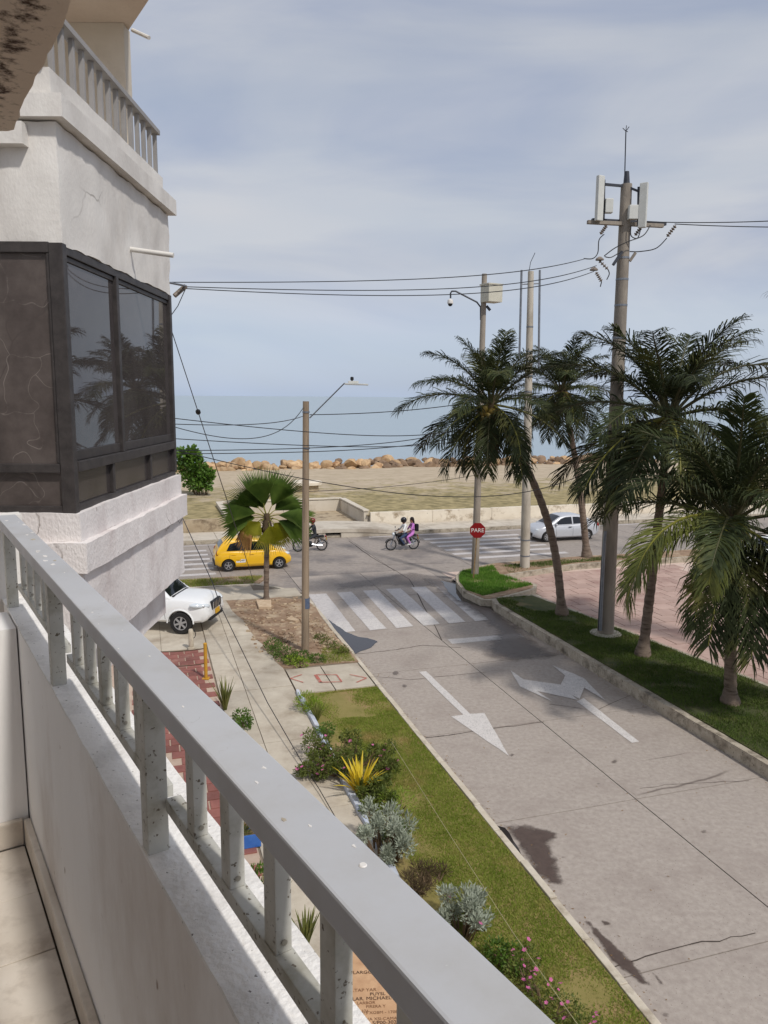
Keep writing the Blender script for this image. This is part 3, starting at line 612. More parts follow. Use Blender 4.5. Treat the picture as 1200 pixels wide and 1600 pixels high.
# far pavement, sea wall, beach, sea
fs = struct(MB().prism(uvp([(-120,43.25), (140,43.25), (140,46.2), (-120,46.2)]), -.05, .12).build('far_sidewalk', 'kerb'))
u = -30.
while u < 50:
    l = 2.6
    slab(u, u+l, 43.38, 46.1, 'sidewalk_far', fs, .165, 'paving_slab', .012); u += l
struct(MB().prism(uvp([(-60,43.24), (8.7,43.24), (8.7,43.38), (-60,43.38)]), -.05, .2).build('far_kerb', 'kerb'))
struct(MB().prism(uvp([(13.6,43.24), (90,43.24), (90,43.38), (13.6,43.38)]), -.05, .2).build('far_kerb', 'kerb'))
be = MB()
for (U0, U1, V0, V1, nu, nv) in ((-120, 4.75, 46.3, 52.9, 40, 8), (13.4, 150, 46.3, 52.9, 44, 8), (-120, 150, 52.9, 84, 90, 30)):
    b0 = len(be.v)
    for j in range(nv+1):
        for i in range(nu+1):
            u = U0+(U1-U0)*i/nu; v = V0+(V1-V0)*j/nv; q = UV(u, v); k = 0 if v < 54 else 1
            be.v.append(q+Vector((0, 0, .76+k*(.1*noise.noise(q*.15)+.05*noise.noise(q*.5))-(.9*max(0, (v-80)/4)))))
    for j in range(nv):
        for i in range(nu): k = b0+j*(nu+1)+i; be.f.append((k, k+1, k+nu+2, k+nu+1)); be.m.append(0)
beach = struct(be.build('beach', 'beach', smooth=True, fix=False))
struct(MB().add([UV(-30000,79,-.5), UV(30000,79,-.5), UV(30000,30000,-.5), UV(-30000,30000,-.5)], [(0,1,2,3)]).build('sea', 'sea', fix=False))
def wallthing(label, runs, m, h0=.1, h1=.93, nm='sea_wall', cope=None):
    e = empty(nm, UV(runs[0][0], runs[0][1], 0), label, 'wall')
    for (u0, v0, u1, v1) in runs:
        L = math.hypot(u1-u0, v1-v0); k = max(1, round(L/4.2)); dx, dy = (u1-u0)/L, (v1-v0)/L
        for i in range(k):
            a = L*i/k+.012; b = L*(i+1)/k-.012; t = .16
            P = [UV(u0+dx*s_-dy*q, v0+dy*s_+dx*q) for s_, q in ((a,-t), (b,-t), (b,t), (a,t))]
            o = MB().prism(P, h0, h1+random.uniform(-.03, .03)).build('wall_panel', m, e); rough(o, .45, .016, 3)
        if cope:
            P = [UV(u0+dx*s_-dy*q, v0+dy*s_+dx*q) for s_, q in ((0,-.2), (L,-.2), (L,.2), (0,.2))]
            MB().prism(P, h1+.035, h1+.13).build('coping', cope, e, bev=.015)
    return e
wallthing('weathered white sea wall with dark cracks along the beach', [(13.58,46.36,60,46.36)], 'wall_white')
wallthing('rough brown stone sea wall left of the walled recess', [(-40,46.36,4.6,46.36)], 'wall_old')
wallthing('pale plastered wall enclosing the recess in the sea wall', [(4.75,46.5,4.75,52.9), (4.95,52.9,13.4,52.9), (13.4,52.7,13.4,46.5)], 'wall_grey', .1, .93, 'recess_wall', 'wall_grey')
struct(MB().prism(uvp([(4.9,46.2), (13.3,46.2), (13.3,52.8), (4.9,52.8)]), -.05, .14).build('recess_floor', 'wall_old'))
dk = empty('drain_bridge', UV(11, 44, 0), 'raised concrete footbridge slab with dark drain openings in its face', 'footbridge')
def deck(u): return .2+.34*max(0, math.sin(math.pi*min(1, max(0, (u-5.2)/9.6))))**.8
b = MB(); n_ = 24
for i in range(n_+1):
    u = 5.2+9.6*i/n_
    for (v, z) in ((43.1, deck(u)-.22), (43.1, deck(u)), (46.1, deck(u)), (46.1, deck(u)-.22)): b.v.append(UV(u, v, z))
for i in range(n_):
    for j in range(4): b.f.append((i*4+j, i*4+(j+1) % 4, i*4+4+(j+1) % 4, i*4+4+j)); b.m.append(0)
b.f += [(0,1,2,3), (n_*4, n_*4+1, n_*4+2, n_*4+3)]; b.m += [0, 0]
b.build('deck', 'sidewalk_far', dk, smooth=True)
for (a, c_) in ((5.3,8.3), (9.55,9.95), (10.9,14.7)): MB().prism(uvp([(a,43.14), (c_,43.14), (c_,43.4), (a,43.4)]), -.04, .3).build('pier', 'sidewalk_far', dk)
MB().prism(uvp([(8.3,43.43), (10.9,43.43), (10.9,43.6), (8.3,43.6)]), .0, .3).build('drain_opening', 'drain_dark', dk)
# boulders of the breakwater
def boulder(seed):
    bm = bmesh.new(); bmesh.ops.create_icosphere(bm, subdivisions=2, radius=.5); rr = random.Random(seed); cuts = [(Vector((rr.gauss(0,1), rr.gauss(0,1), rr.gauss(0,1))).normalized(), rr.uniform(.3, .42)) for _ in range(9)]
    for v in bm.verts:
        for n_, d_ in cuts:
            k = v.co.dot(n_)-d_
            if k > 0: v.co -= n_*k
        v.co += Vector(noise.noise_vector(v.co*3+Vector((seed,0,0))))*.05
    me = bpy.data.meshes.new('boulder'); bm.to_mesh(me); bm.free(); return me
BM = []
for k in range(8):
    me = boulder(k); me.materials.append(MATS['boulder' if k < 5 else 'boulder_dark']); shade(me, 12); BM.append(me)
BL = {0: ('tan boulder in the breakwater row along the beach', 'tan boulders of the breakwater'), 1: ('dark brown boulder in the breakwater near the palms', 'dark boulders of the breakwater')}
u = -2.
while u < 58:
    for row in range(3):
        dark = u > 21+random.uniform(-6, 4) and random.random() < .75
        if row == 2 and random.random() < .2: continue
        o = bpy.data.objects.new('boulder', BM[random.choice((5,6,7)) if dark else random.randrange(5)]); col.objects.link(o)
        s_ = random.choice((.7, .9, 1.1, 1.3, 1.6))*random.uniform(.9, 1.1); o.scale = (s_*random.uniform(.9, 1.4), s_, s_*random.uniform(.6, .85)); o.rotation_euler = (random.uniform(-.4, .4), random.uniform(-.4, .4), random.uniform(0, 6.3))
        o.location = UV(u+random.uniform(-.3, .3), 77.8-(u*.0)+row*.95, (.68, 1.02, 1.28)[row]+random.uniform(-.15, .15)-(.0 if row < 2 else .1))
        tag(o, BL[dark][0], 'boulder', BL[dark][1])
    u += random.uniform(.68, 1.02)

# ================================================================== THE BUILDING
XC, Y0, Y1 = -1.742, 4.3, 6.42
bd = empty('apartment_building', (-3, 5, 0), 'white stucco apartment building with a dark glazed corner bay and balconies', 'building')
def tier(name, z0, z1, pr, m, y1=Y1, x0=-5.0, amp=.006, cut=.11):
    P = [Vector((x0, Y0-pr, 0)), Vector((XC+pr, Y0-pr, 0)), Vector((XC+pr, y1+pr*.5, 0)), Vector((x0, y1+pr*.5, 0))]
    o = MB().prism(P, z0, z1).build(name, m, bd)
    return rough(o, cut, amp, 5) if amp else o
tier('lower_wall', 6.36, 6.70, -.115, 'stucco_rough', amp=.007)
tier('bay_wall', 6.70, 7.20, .035, 'stucco_rough', amp=.008)
tier('ledge', 7.20, 7.375, .075, 'stucco_rough', amp=.009)
tier('sill_wall', 7.375, 7.54, .03, 'stucco_rough', amp=.009)
tier('upper_wall', 9.005, 9.62, .0, 'stucco', amp=.004)
MB().prism([Vector((XC-.3, Y0-.05, 0)), Vector((XC+.055, Y0-.05, 0)), Vector((XC+.055, Y1+.05, 0)), Vector((XC-.3, Y1+.05, 0))], 9.63, 9.745).build('ledge', 'stucco', bd); rough(bd.children[-1], .1, .005, 5)
MB().prism([Vector((-5, Y0-.07, 0)), Vector((XC-.15, Y0-.07, 0)), Vector((XC-.15, Y0+.1, 0)), Vector((-5, Y0+.1, 0))], 9.49, 9.6).build('ledge', 'stucco', bd); rough(bd.children[-1], .1, .006, 5)
tier('upper_parapet', 9.622, 9.9, -.03, 'stucco', amp=.004)
# recess behind the glazing
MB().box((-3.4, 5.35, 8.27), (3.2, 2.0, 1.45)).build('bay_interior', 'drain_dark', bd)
# bay windows: left face looks at us, right face looks at the street
def win(name, label): e = bpy.data.objects.new(name, None); col.objects.link(e); e.parent = bd; e.location = (0,0,0); e['label'] = label; return e
wl = win('window', 'left bay window with cracked peeling film'); wr = win('window', 'right bay window of two dark reflecting panes')
def offs(e): return e.location+bd.location
def wbox(e, nm, lo, hi, m, bev=.004):
    c_ = [(a+b)/2 for a, b in zip(lo, hi)]; d_ = [b-a for a, b in zip(lo, hi)]; return MB().box(c_, d_).build(nm, m, e, bev=bev)
yF = Y0-.012
wbox(wl, 'corner_post', (XC-.07, Y0-.018, 7.535), (XC+.006, Y0+.04, 9.006), 'frame')
wbox(wl, 'frame', (-5, yF, 8.955), (XC-.072, Y0+.06, 9.012), 'frame'); wbox(wl, 'frame', (-5, yF, 7.535), (XC-.072, Y0+.06, 7.575), 'frame'); wbox(wl, 'frame', (-5, yF-.01, 7.765), (XC-.072, Y0+.06, 7.815), 'frame')
wbox(wl, 'pane', (-5, Y0+.012, 7.815), (XC-.072, Y0+.02, 8.955), 'pane_film', 0); wbox(wl, 'pane', (-5, Y0+.014, 7.575), (XC-.072, Y0+.02, 7.765), 'pane_film', 0)
wbox(wl, 'frame', (XC-.088, yF+.004, 7.816), (XC-.073, Y0+.05, 8.954), 'frame')
ym = 5.15; xf = XC-.004
wbox(wr, 'frame', (XC-.06, Y0+.047, 8.955), (xf, Y1-.01, 9.003), 'frame'); wbox(wr, 'frame', (XC-.06, Y0+.047, 7.538), (xf, Y1-.01, 7.575), 'frame'); wbox(wr, 'frame', (XC-.06, Y0+.047, 7.765), (xf+.012, Y1-.01, 7.825), 'frame')
wbox(wr, 'frame', (XC-.06, Y1-.05, 7.575), (xf+.008, Y1+.004, 9.0), 'frame')
for y, w_ in ((ym, .045),): wbox(wr, 'mullion', (XC-.05, y-w_/2, 7.826), (xf+.006, y+w_/2, 8.954), 'frame')
for (a, b_) in ((Y0+.05, ym-.025), (ym+.025, Y1-.052)):
    wbox(wr, 'sash', (XC-.04, a, 7.827), (XC-.016, b_, 7.885), 'frame'); wbox(wr, 'sash', (XC-.04, a, 8.925), (XC-.016, b_, 8.953), 'frame')
    wbox(wr, 'pane', (XC-.034, a, 7.886), (XC-.026, b_, 8.924), 'pane_glass', 0)
for y in (4.95, 5.75): wbox(wr, 'mullion', (XC-.05, y-.02, 7.576), (xf, y+.02, 7.764), 'frame')
for (a, b_) in ((Y0+.05, 4.928), (4.972, 5.728), (5.772, Y1-.052)): wbox(wr, 'pane', (XC-.034, a, 7.577), (XC-.028, b_, 7.763), 'pane_low', 0)
# drain spouts
q = DY(201, 388, 5.45); MB().tube([Vector((XC-.05, q.y, q.z)), DY(271, 399, q.y-.02)], .017, 10).build('drain_pipe', 'white_pipe', bd, smooth=True)
# upper balcony roof slab and back wall
MB().prism([BP(.639*2.9, 5.95, 0), BP(.639*2.9, 4.5*2.9, 0), BP(-3, 4.5*2.9, 0), BP(-3, 5.95, 0)], 11.1, 11.3).build('roof_slab', 'soffit', bd)
a = DY(197, 60, 6.6); MB().prism([Vector((-4.6, 6.55, 0)), Vector((a.x, 6.55, 0)), Vector((a.x, 6.7, 0)), Vector((-4.6, 6.7, 0))], 9.9, 11.098).build('back_wall', 'wall_grey', bd)
a = DY(207, 47, 6.75); MB().tube([a, DY(233, 59, 6.6)], .015, 8).build('drain_pipe', 'white_pipe', bd, smooth=True)
# core of the building behind and below, standing on the patio
MB().prism([Vector((-9, -3, 0)), Vector((-2.9, -3, 0)), Vector((-4.9, 1.2, 0)), Vector((-4.9, 8, 0)), Vector((-9, 8, 0))], 0, 12.6).build('core_wall', 'stucco', bd)
for (x, y) in ((-4.2, 7.2), (-2.6, 2.6), (-1.2, .6)): MB().prism([Vector((x-.2, y-.2, 0)), Vector((x+.2, y-.2, 0)), Vector((x+.2, y+.2, 0)), Vector((x-.2, y+.2, 0))], 0, 6.4).build('column', 'stucco', bd)
# slab over our heads with a drooping plaster drip edge
FZ0 = 6.53; HS = .55; o = MB().prism([BP(.479*HS, -3, 0), BP(.479*HS, 3.45*HS, 0), BP(-1.7, 3.45*HS+.2, 0), BP(-1.7, -3, 0)], 8.2+HS, 8.2+HS+.3).build('overhead_slab', 'soffit', bd); rough(o, .07, .008, 14)
MB().prism([BP(-1.5, -3, 0), BP(-1.5, 2.94, 0), BP(-1.68, 2.94, 0), BP(-1.68, -3, 0)], FZ0, 8.2+HS-.012).build('balcony_wall', 'parapet_in', bd)
# our balcony: floor slab, parapet, skirting
FZ = 6.55
MB().prism([BP(.47, -3, 0), BP(.47, 3.3, 0), BP(-1.9, 3.3, 0), BP(-1.9, -3, 0)], FZ-.25, FZ-.022).build('balcony_slab', 'grout', bd)
pt = MB().prism([BP(.333, -3, 0), BP(.47, -3, 0), BP(.47, 3.36, 0), BP(.333, 3.36, 0)], FZ-.02, 7.375).build('parapet', 'parapet_in', bd)
o = MB().prism([BP(.329, -3, 0), BP(.474, -3, 0), BP(.474, 3.36, 0), BP(.329, 3.36, 0)], 7.377, 7.386).build('parapet_cap', 'parapet_top', bd); rough(o, .035, .002, 9)
o = MB().prism([BP(-1.9, 2.95, 0), BP(.328, 2.95, 0), BP(.328, 3.2, 0), BP(-1.9, 3.2, 0)], FZ-.02, 7.37).build('end_wall', 'parapet_in', bd)
MB().prism([BP(.308, -3, 0), BP(.332, -3, 0), BP(.332, 2.93, 0), BP(.308, 2.93, 0)], FZ, FZ+.1).build('skirting', 'marble', bd, bev=.006)
MB().prism([BP(-1.9, 2.925, 0), BP(.306, 2.925, 0), BP(.306, 2.948, 0), BP(-1.9, 2.948, 0)], FZ, FZ+.1).build('skirting', 'marble', bd, bev=.006)
flo = struct(MB().prism([BP(.306, -2, 0), BP(.306, 2.92, 0), BP(-1.8, 2.92, 0), BP(-1.8, -2, 0)], FZ-.02, FZ-.008).build('balcony_floor', 'grout'))
ft = None
for i in range(6):
    for j in range(13):
        if ft is None: ft = MB().box((0,0,0), (.312,.312,.012)).build('floor_tile', 'marble', flo, local=True, bev=.002); o = ft
        else: o = ft.copy(); col.objects.link(o)
        o.location = BP(.148-.315*i, -1.017+.315*j, FZ-.004+random.uniform(-.001, .001)); o.rotation_euler = (0, 0, -BT)
# our railing
rl = empty('balcony_railing', BP(.36, 1.5, 7.386), 'grey metal balcony railing in the foreground running diagonally across the picture', 'railing')
MB().prism([BP(.327, -1.2, 0), BP(.3976, -1.2, 0), BP(.3976, 3.35, 0), BP(.327, 3.35, 0)], 7.687, 7.725).build('top_rail', 'rail', rl, bev=.0035)
for s_ in (.38, 1.29, 2.24, 3.19):
    MB().prism([BP(.333, s_, 0), BP(.371, s_, 0), BP(.371, s_+.04, 0), BP(.333, s_+.04, 0)], 7.384, 7.6868).build('post', 'baluster', rl, bev=.002)
    if s_ < 3: MB().prism([BP(.366, s_+.042, 0), BP(.394, s_+.042, 0), BP(.394, s_+.908, 0), BP(.366, s_+.908, 0)], 7.463, 7.487).build('bottom_rail', 'baluster', rl, bev=.0015)
for s0 in (1.29, 2.24, 3.19):
    for k in range(5):
        s_ = s0-.152-.157*k
        o = MB().prism([BP(.368, s_, 0), BP(.391, s_, 0), BP(.391, s_+.036, 0), BP(.368, s_+.036, 0)], 7.4872, 7.6868).build('baluster', 'baluster', rl, bev=.0015)
        R = Matrix((BN, Vector((0,0,1)), BS)).transposed(); MB().lathe(BP(.3795, s_-.0022, 7.503), [(.0045, 0), (.0035, .0022)], 10, R=R).build('screw', 'screw', o)
MB().prism([BP(.31, 3.352, 0), BP(.42, 3.352, 0), BP(.42, 3.44, 0), BP(.31, 3.44, 0)], 7.2, 7.722).build('end_post', 'stucco', rl)
MB().lathe(BP(.375, .62, 7.7253), [(.0045, 0), (.0035, .0012)], 14).build('paint_drop', 'sign_white', rl)
_t = MATS['rail'].node_tree; _n = _t.nodes.new('ShaderNodeTexNoise'); _n.inputs['Scale'].default_value = 7; _n.inputs['Detail'].default_value = 6; _g2 = _t.nodes.new('ShaderNodeNewGeometry'); _t.links.new(_g2.outputs['Position'], _n.inputs[0])
_q = _t.nodes.new('ShaderNodeMapRange'); _q.inputs[3].default_value = .3; _q.inputs[4].default_value = .62; _t.links.new(_n.outputs[0], _q.inputs[0]); _t.links.new(_q.outputs[0], _t.nodes['Principled BSDF'].inputs['Roughness'])
lr = random.Random(5)
for k in range(26):      # dried splashes and chips on the top rail, more of them towards the far end
    s_ = lr.choice((lr.uniform(1.6, 3.2), lr.uniform(2.2, 3.2), lr.uniform(.5, 1.6))); p_ = lr.uniform(.332, .392); r_ = lr.uniform(.002, .007)*(1.6 if s_ > 2.2 else .55)
    P = [BP(p_+r_*lr.uniform(.4,1)*math.cos(a_), s_+r_*lr.uniform(.5,1.8)*math.sin(a_), 0) for a_ in np.linspace(0, 6.28, 10)[:-1]]
    MB().prism(P, 7.7245, 7.7256).build('splash', 'sign_white' if lr.random() < .75 else 'kerb', rl)
# upper railing
ur = empty('upper_railing', Vector((XC-.06, 5.3, 9.9)), 'grey slatted railing on the upper balcony over the corner bay', 'railing')
MB().box((XC-.075, 5.33, 10.235), (.075, 2.15, .035)).build('top_rail', 'rail_far', ur, bev=.003)
for k in range(15):
    y = 4.32+k*.147; MB().box((XC-.075, y, 10.06), (.028, .03, .314)).build('baluster', 'rail_far', ur, bev=.0015)
for k in range(8): MB().box((XC-.2-k*.2, Y0+.03, 10.06), (.03, .05, .314)).build('baluster', 'rail_far', ur)
MB().box((XC-.9, Y0+.03, 10.236), (1.57, .07, .036)).build('top_rail', 'rail_far', ur)

# ================================================================== POLES
def pole(e, base, top, r0, r1, m, nm='pole', n=14): return MB().tube([Vector(base).lerp(Vector(top), i/8) for i in range(9)], [r0+(r1-r0)*i/8 for i in range(9)], n).build(nm, m, e, smooth=True)
# wooden-looking street lamp pole on the bare corner
P0 = G(477, 1018, .12); lp = empty('street_lamp', P0, 'brown street lamp pole with a flat lamp on the bare corner by the crossing', 'street lamp')
PT = DY(478, 627, P0.y); pole(lp, P0, PT, .125, .095, 'wood_pole')
a = DY(478, 934, P0.y); b_ = DY(478, 950, P0.y); MB().tube([b_, a], .122, 14).build('painted_band', 'blue_band', lp, smooth=True)
q0 = DY(484, 653, P0.y-.05); q1 = DY(538, 599, P0.y-.7); q2 = DY(545, 600, P0.y-.8); MB().tube([q0, q0.lerp(q1, .5), q1, q2], .02, 8).build('arm', 'galv', lp, smooth=True)
h0 = DY(541, 600, P0.y-.75); h1 = DY(573, 601, P0.y-1.0)
hd = MB().bar(h0, h1, .26, .05).build('lamp_head', 'light_grey', lp, bev=.015)
MB().lathe(DY(550, 599, P0.y-.8), [(.03, 0), (.03, .09), (.05, .1), (.05, .17), (.03, .19)], 12).build('photocell', 'black_plastic', hd)
MB().box(h0.lerp(h1, .35)+Vector((0,0,.06)), (.3, .14, .07)).build('driver_box', 'light_grey', hd, bev=.01)
for z in (.3, 1.4): MB().tube([PT-Vector((0,0,z)), PT-Vector((0,0,z+.05))], .112, 14).build('band', 'galv', lp, smooth=True)
# big utility pole with antennas
B0 = G(946, 990, .33); up = empty('utility_pole', B0, 'tall concrete utility pole carrying phone antennas and a crossarm among the palms', 'utility pole')
BTp = DY(979, 288, B0.y); pole(up, B0, BTp, .27, .17, 'concrete_pole', n=18)
def at(x, y, dy=0.): return DY(x, y, B0.y+dy)
MB().lathe(B0-Vector((0,0,.12)), [(.55, 0), (.53, .15), (.4, .17)], 18).build('footing', 'concrete_pale', up, smooth=True)
MB().tube([at(978.5,300), at(979.5,268)], [.12,.07], 10).build('top_cap', 'dark_metal', up, smooth=True)
mw = MB().tube([at(976,280), at(978,203)], .018, 6).build('antenna_mast', 'dark_metal', up)
for dx, dy in ((-5,-3), (5,-5), (1,-7), (3,3)): MB().tube([at(978,205), at(978+dx,203+dy)], .012, 5).build('antenna_tip', 'dark_metal', mw)
for (x, xa, ya) in ((937,944,285), (1005,998,296)):
    fr = MB().tube([at(xa,ya-4,-.3), at(xa-1,ya+57,-.3)], .04, 8).build('antenna_bracket', 'dark_metal', up)
    c_ = at(x, ya+25, -.42); R = Matrix.Rotation(.5 if x < 970 else -.6, 3, 'Z'); MB().box(c_, (.24, .13, 1.32), 0, R).build('panel_antenna', 'light_grey', up, bev=.02)
    MB().bar(at(978, 291), at(xa, ya+3, -.3), .07, .07).build('antenna_arm', 'dark_metal', up)
MB().box(at(951, 322, -.3), (.24, .2, .42)).build('radio_unit', 'light_grey', up, bev=.02); MB().box(at(990, 332, -.3), (.32, .2, .42)).build('radio_unit', 'light_grey', up, bev=.02)
MB().bar(at(918,347,-.3), at(1036,353,.1), .13, .11).build('crossarm', 'concrete_pole', up, bev=.01); MB().bar(at(925,344,-.1), at(1040,350,.3), .12, .1).build('crossarm', 'dark_metal', up)
def insul(par, a, b, k=5, r=.06):
    m = MB(); a = Vector(a); b = Vector(b); m.tube([a, b], .018, 6); t = (b-a).normalized(); R = t.to_track_quat('Z', 'Y').to_matrix()
    for i in range(k): c_ = a.lerp(b, (i+.7)/(k+.4)); m.lathe(c_, [(.02,-.02), (r,-.008), (r,.008), (.02,.03)], 10, R=R)
    return m.build('insulator', 'ceramic', par, smooth=True)
insul(up, at(1056,352,-.1), at(1042,370,-.1)); insul(up, at(932,403,-.3), at(950,421,-.3)); insul(up, at(931,425,-.4), at(940,440,-.4)); insul(up, at(1004,352,-.2), at(992,368,-.2)); insul(up, at(948,352,-.2), at(938,366,-.2))
for (x, y) in ((937,404), (928,420)): MB().lathe(at(x, y, -.35), [(.01,-.06), (.13,-.05), (.13,-.02), (.05,.05), (.01,.06)], 12).build('cutout', 'ceramic', up, smooth=True)
MB().bar(at(958,414,-.3), at(972,393,-.2), .07, .07).build('bracket', 'dark_metal', up); MB().bar(at(984,408,-.1), at(993,395,-.1), .08, .08).build('bracket', 'concrete_pole', up)
def cable(e, pts, r=.016, m='wire'):
    out_ = []
    for i in range(len(pts)-1):
        p0, p1, p2, p3 = [Vector(pts[max(0, min(len(pts)-1, k))]) for k in (i-1, i, i+1, i+2)]
        for j in range(6):
            t = j/6; out_.append(.5*((2*p1)+(p2-p0)*t+(2*p0-5*p1+4*p2-p3)*t*t+(3*p1-p0-3*p2+p3)*t**3))
    out_.append(Vector(pts[-1])); return MB().tube(out_, r, 6).build('jumper_cable', m, e, smooth=True)
cable(up, [at(944,366,-.3), at(936,375,-.3), at(934,395,-.35), at(926,404,-.4), at(912,404,-.4)]); cable(up, [at(1042,372,-.1), at(1025,388), at(1000,393), at(984,393)]); cable(up, [at(1016,352,-.2), at(1005,368,-.3), at(980,378,-.4), at(960,388,-.4), at(944,400,-.4)])
cable(up, [at(986,352,-.3), at(986,368,-.3), at(996,372,-.3), at(1001,358,-.3)]); cable(up, [at(950,421,-.3), at(952,428,-.3), at(948,437,-.3)]); cable(up, [at(940,440,-.4), at(938,448,-.4)]); cable(up, [at(970,393,-.25), at(955,402,-.35), at(945,401,-.4)])
for t_ in (.845, .8, .745, .675): q_ = B0.lerp(BTp, t_); MB().tube([q_, q_+Vector((0,0,.06))], .278-.1*t_, 16).build('band', 'galv', up)
cd_ = MB().tube([at(938,985,-.32), at(944,850,-.32), at(946,830,-.3)], .05, 10).build('conduit', 'galv', up, smooth=True); MB().tube([at(935,985,-.25), at(941,870,-.25)], .028, 8).build('conduit', 'dark_metal', up, smooth=True)
# camera pole
C0 = G(742, 898, .3); cp = empty('camera_pole', C0, 'grey camera pole with a beige box and a dome camera arm behind the stop sign', 'pole')
CT = DY(757, 428, C0.y); pole(cp, C0, CT, .17, .11, 'concrete_pole')
def ac(x, y, dy=0.): return DY(x, y, C0.y+dy)
MB().box(ac(768,459,-.1), (.72, .6, .72), 0, Matrix.Rotation(.5, 3, 'Z')).build('equipment_box', 'box_beige', cp, bev=.02); MB().box(ac(768,445,-.1), (.78, .66, .05), 0, Matrix.Rotation(.5, 3, 'Z')).build('box_lid', 'box_beige', cp)
MB().tube([ac(751,500), ac(751,480), ac(745,472), ac(712,455), ac(706,455), ac(704,458), ac(704,466)], .035, 8).build('arm', 'dark_metal', cp, smooth=True)
dm = MB().lathe(ac(703.5,473), [(.02,.16), (.11,.12), (.13,0), (.12,-.04)], 14).build('dome_camera', 'sign_white', cp, smooth=True); MB().ball(ac(703.5,475), .1, 12, 8).build('lens', 'black_plastic', dm, smooth=True)
MB().bar(ac(760,478), ac(766,485), .1, .1).build('bracket', 'dark_metal', cp)
# pole with two side pipes
D0 = G(820, 886, .3); dp = empty('pipe_pole', D0, 'pale concrete pole flanked by two thin metal pipes at its top', 'pole')
DT = DY(829.5, 424, D0.y); pole(dp, D0, DT, .23, .13, 'concrete_pale')
def ad_(x, y, dy=0.): return DY(x, y, D0.y+dy)
for (x0, x1, yb) in ((815,811.5,560), (843.5,841.5,580)):
    MB().tube([ad_(x0 if x0 < 820 else x0, 422), ad_(x1, yb)], .05, 8).build('side_pipe', 'galv', dp, smooth=True)
MB().tube([ad_(815,443), ad_(818,444), ad_(840,443), ad_(843,443)], .03, 6).build('cross_brace', 'galv', dp)
MB().tube([ad_(826,428), ad_(829,410), ad_(836,395)], .015, 5).build('whip', 'dark_metal', dp)
for y in (508, 545, 560, 582, 607, 842, 868): q_ = D0.lerp(DT, (886-y)/462); MB().tube([q_, q_+Vector((0,0,.06))], .238-.1*(886-y)/462, 14).build('band', 'galv', dp)
# stop sign
S0 = G(739.5, 905, .28); ss = empty('stop_sign', S0, 'red octagonal stop sign reading PARE on a thin rusty post', 'sign')
SP = DY(746, 828.5, S0.y); MB().bar(S0, SP+Vector((0,0,.1)), .05, .05).build('post', 'rusty_post', ss)
sg = empty('sign_plate', SP-S0+Vector((0,-.05,0))); sg.parent = ss
pl = MB(); pl.lathe((0,0,0), [(.355,-.008), (.355,.008)], 8, axis='y')
for i, q in enumerate(pl.v): pl.v[i] = Matrix.Rotation(rad(22.5), 3, 'Y') @ q
pl.build('plate', 'sign_red', sg, local=True)
text('lettering', 'PARE', .25, Matrix.Translation((0,-.012,0)) @ Matrix.Rotation(rad(90), 4, 'X'), 'sign_white', sg)
# ================================================================== WIRES
def wire(label, pts, d=0., r=.012, m='wire', grp=None):
    P = sag(pts[0], pts[1], d, 40) if len(pts) == 2 else pts
    o = MB().tube(P, [min(r, .00055*(q-EYE).length) for q in P], 5).build('overhead_wire' if m == 'wire' else 'cord', m, smooth=True, fix=False); c_ = o.data; mid = P[0].copy()
    for v in c_.vertices: v.co -= mid
    o.location = mid; return tag(o, label, 'wire', grp)
I0 = DY(289, 448, 6.75)
ins = empty('wall_insulator', Vector((XC, 6.4, I0.z)), 'small strain insulator on the far corner of the glazed bay', 'insulator'); insul(ins, DY(290,447,6.75), DY(274,461,6.7), 4, .02); MB().tube([Vector((XC-.02, 6.4, DY(268,441,6.4).z)), DY(291,447,6.75)], .009, 6).build('bracket', 'galv', ins)
Lw = B0.y
wire('topmost of the three wires from the glazed bay to the antenna pole', (DY(268,441,6.5), at(915,404,-.4)), .19, .011)
wire('middle of the three wires from the glazed bay to the antenna pole', (I0, at(932,415,-.3)), .27, .011)
wire('lowest of the three wires from the glazed bay to the antenna pole', (I0+Vector((0,0,-.015)), at(928,424,-.4)), .3, .011)
wire('upper wire leaving the antenna pole towards the right', (at(995,346,.2), DY(1330,337,Lw-1)), .1, .02); wire('lower wire leaving the antenna pole towards the right', (at(1054,350,.1), DY(1330,354,Lw-1.4)), .05, .02)
gy = wire('thin guy wire from the glazed bay down to the grass verge', (DY(262,498,6.6), G(396,908,.05)), .0, .010)
wire('short looped wire at the corner of the glazed bay', [DY(291,449,6.75), DY(278,478,6.7), DY(263,499,6.6)], 0, .005)
a = DY(262,498,6.6).lerp(G(396,908,.05), .085)
gi = DY(262,498,6.6).lerp(G(396,908,.05), .094); gd = (G(396,908,.05)-DY(262,498,6.6)).normalized()
tag(MB().tube([gi-gd*.06, gi-gd*.02, gi+gd*.02, gi+gd*.06], [.012,.03,.03,.012], 10).build('guy_insulator', 'black_plastic', smooth=True), 'black egg insulator on the thin guy wire beside the bay', 'insulator')
wire('thick dark cable sweeping down in front of the white jeep to the pavement', [G(262,760,2.9), G(280,798,2.5), G(305,852,2.0), G(332,910,1.6), G(345,948,1.2), G(380,1020,.8), G(418,1098,.45), G(470,1188,.25), G(500,1235,.2), G(560,1340,.15)], 0, .02)
LPp = DY(474, 637, P0.y)
wire('slack drop cable from the street lamp pole to the bay', (DY(255,662,7), LPp), .45, .012)
wire('taut wire from the bay past the street lamp pole to the palms', (DY(255,662,7), DY(474,650,P0.y)), .1, .010); wire('wire from the street lamp pole rising right to the palms', (DY(484,648,P0.y), DY(826,610,D0.y)), .25, .016)
wire('sagging wire across the sea from bay to camera pole', (DY(250,651,7), DY(748,660,C0.y)), .35, .012)
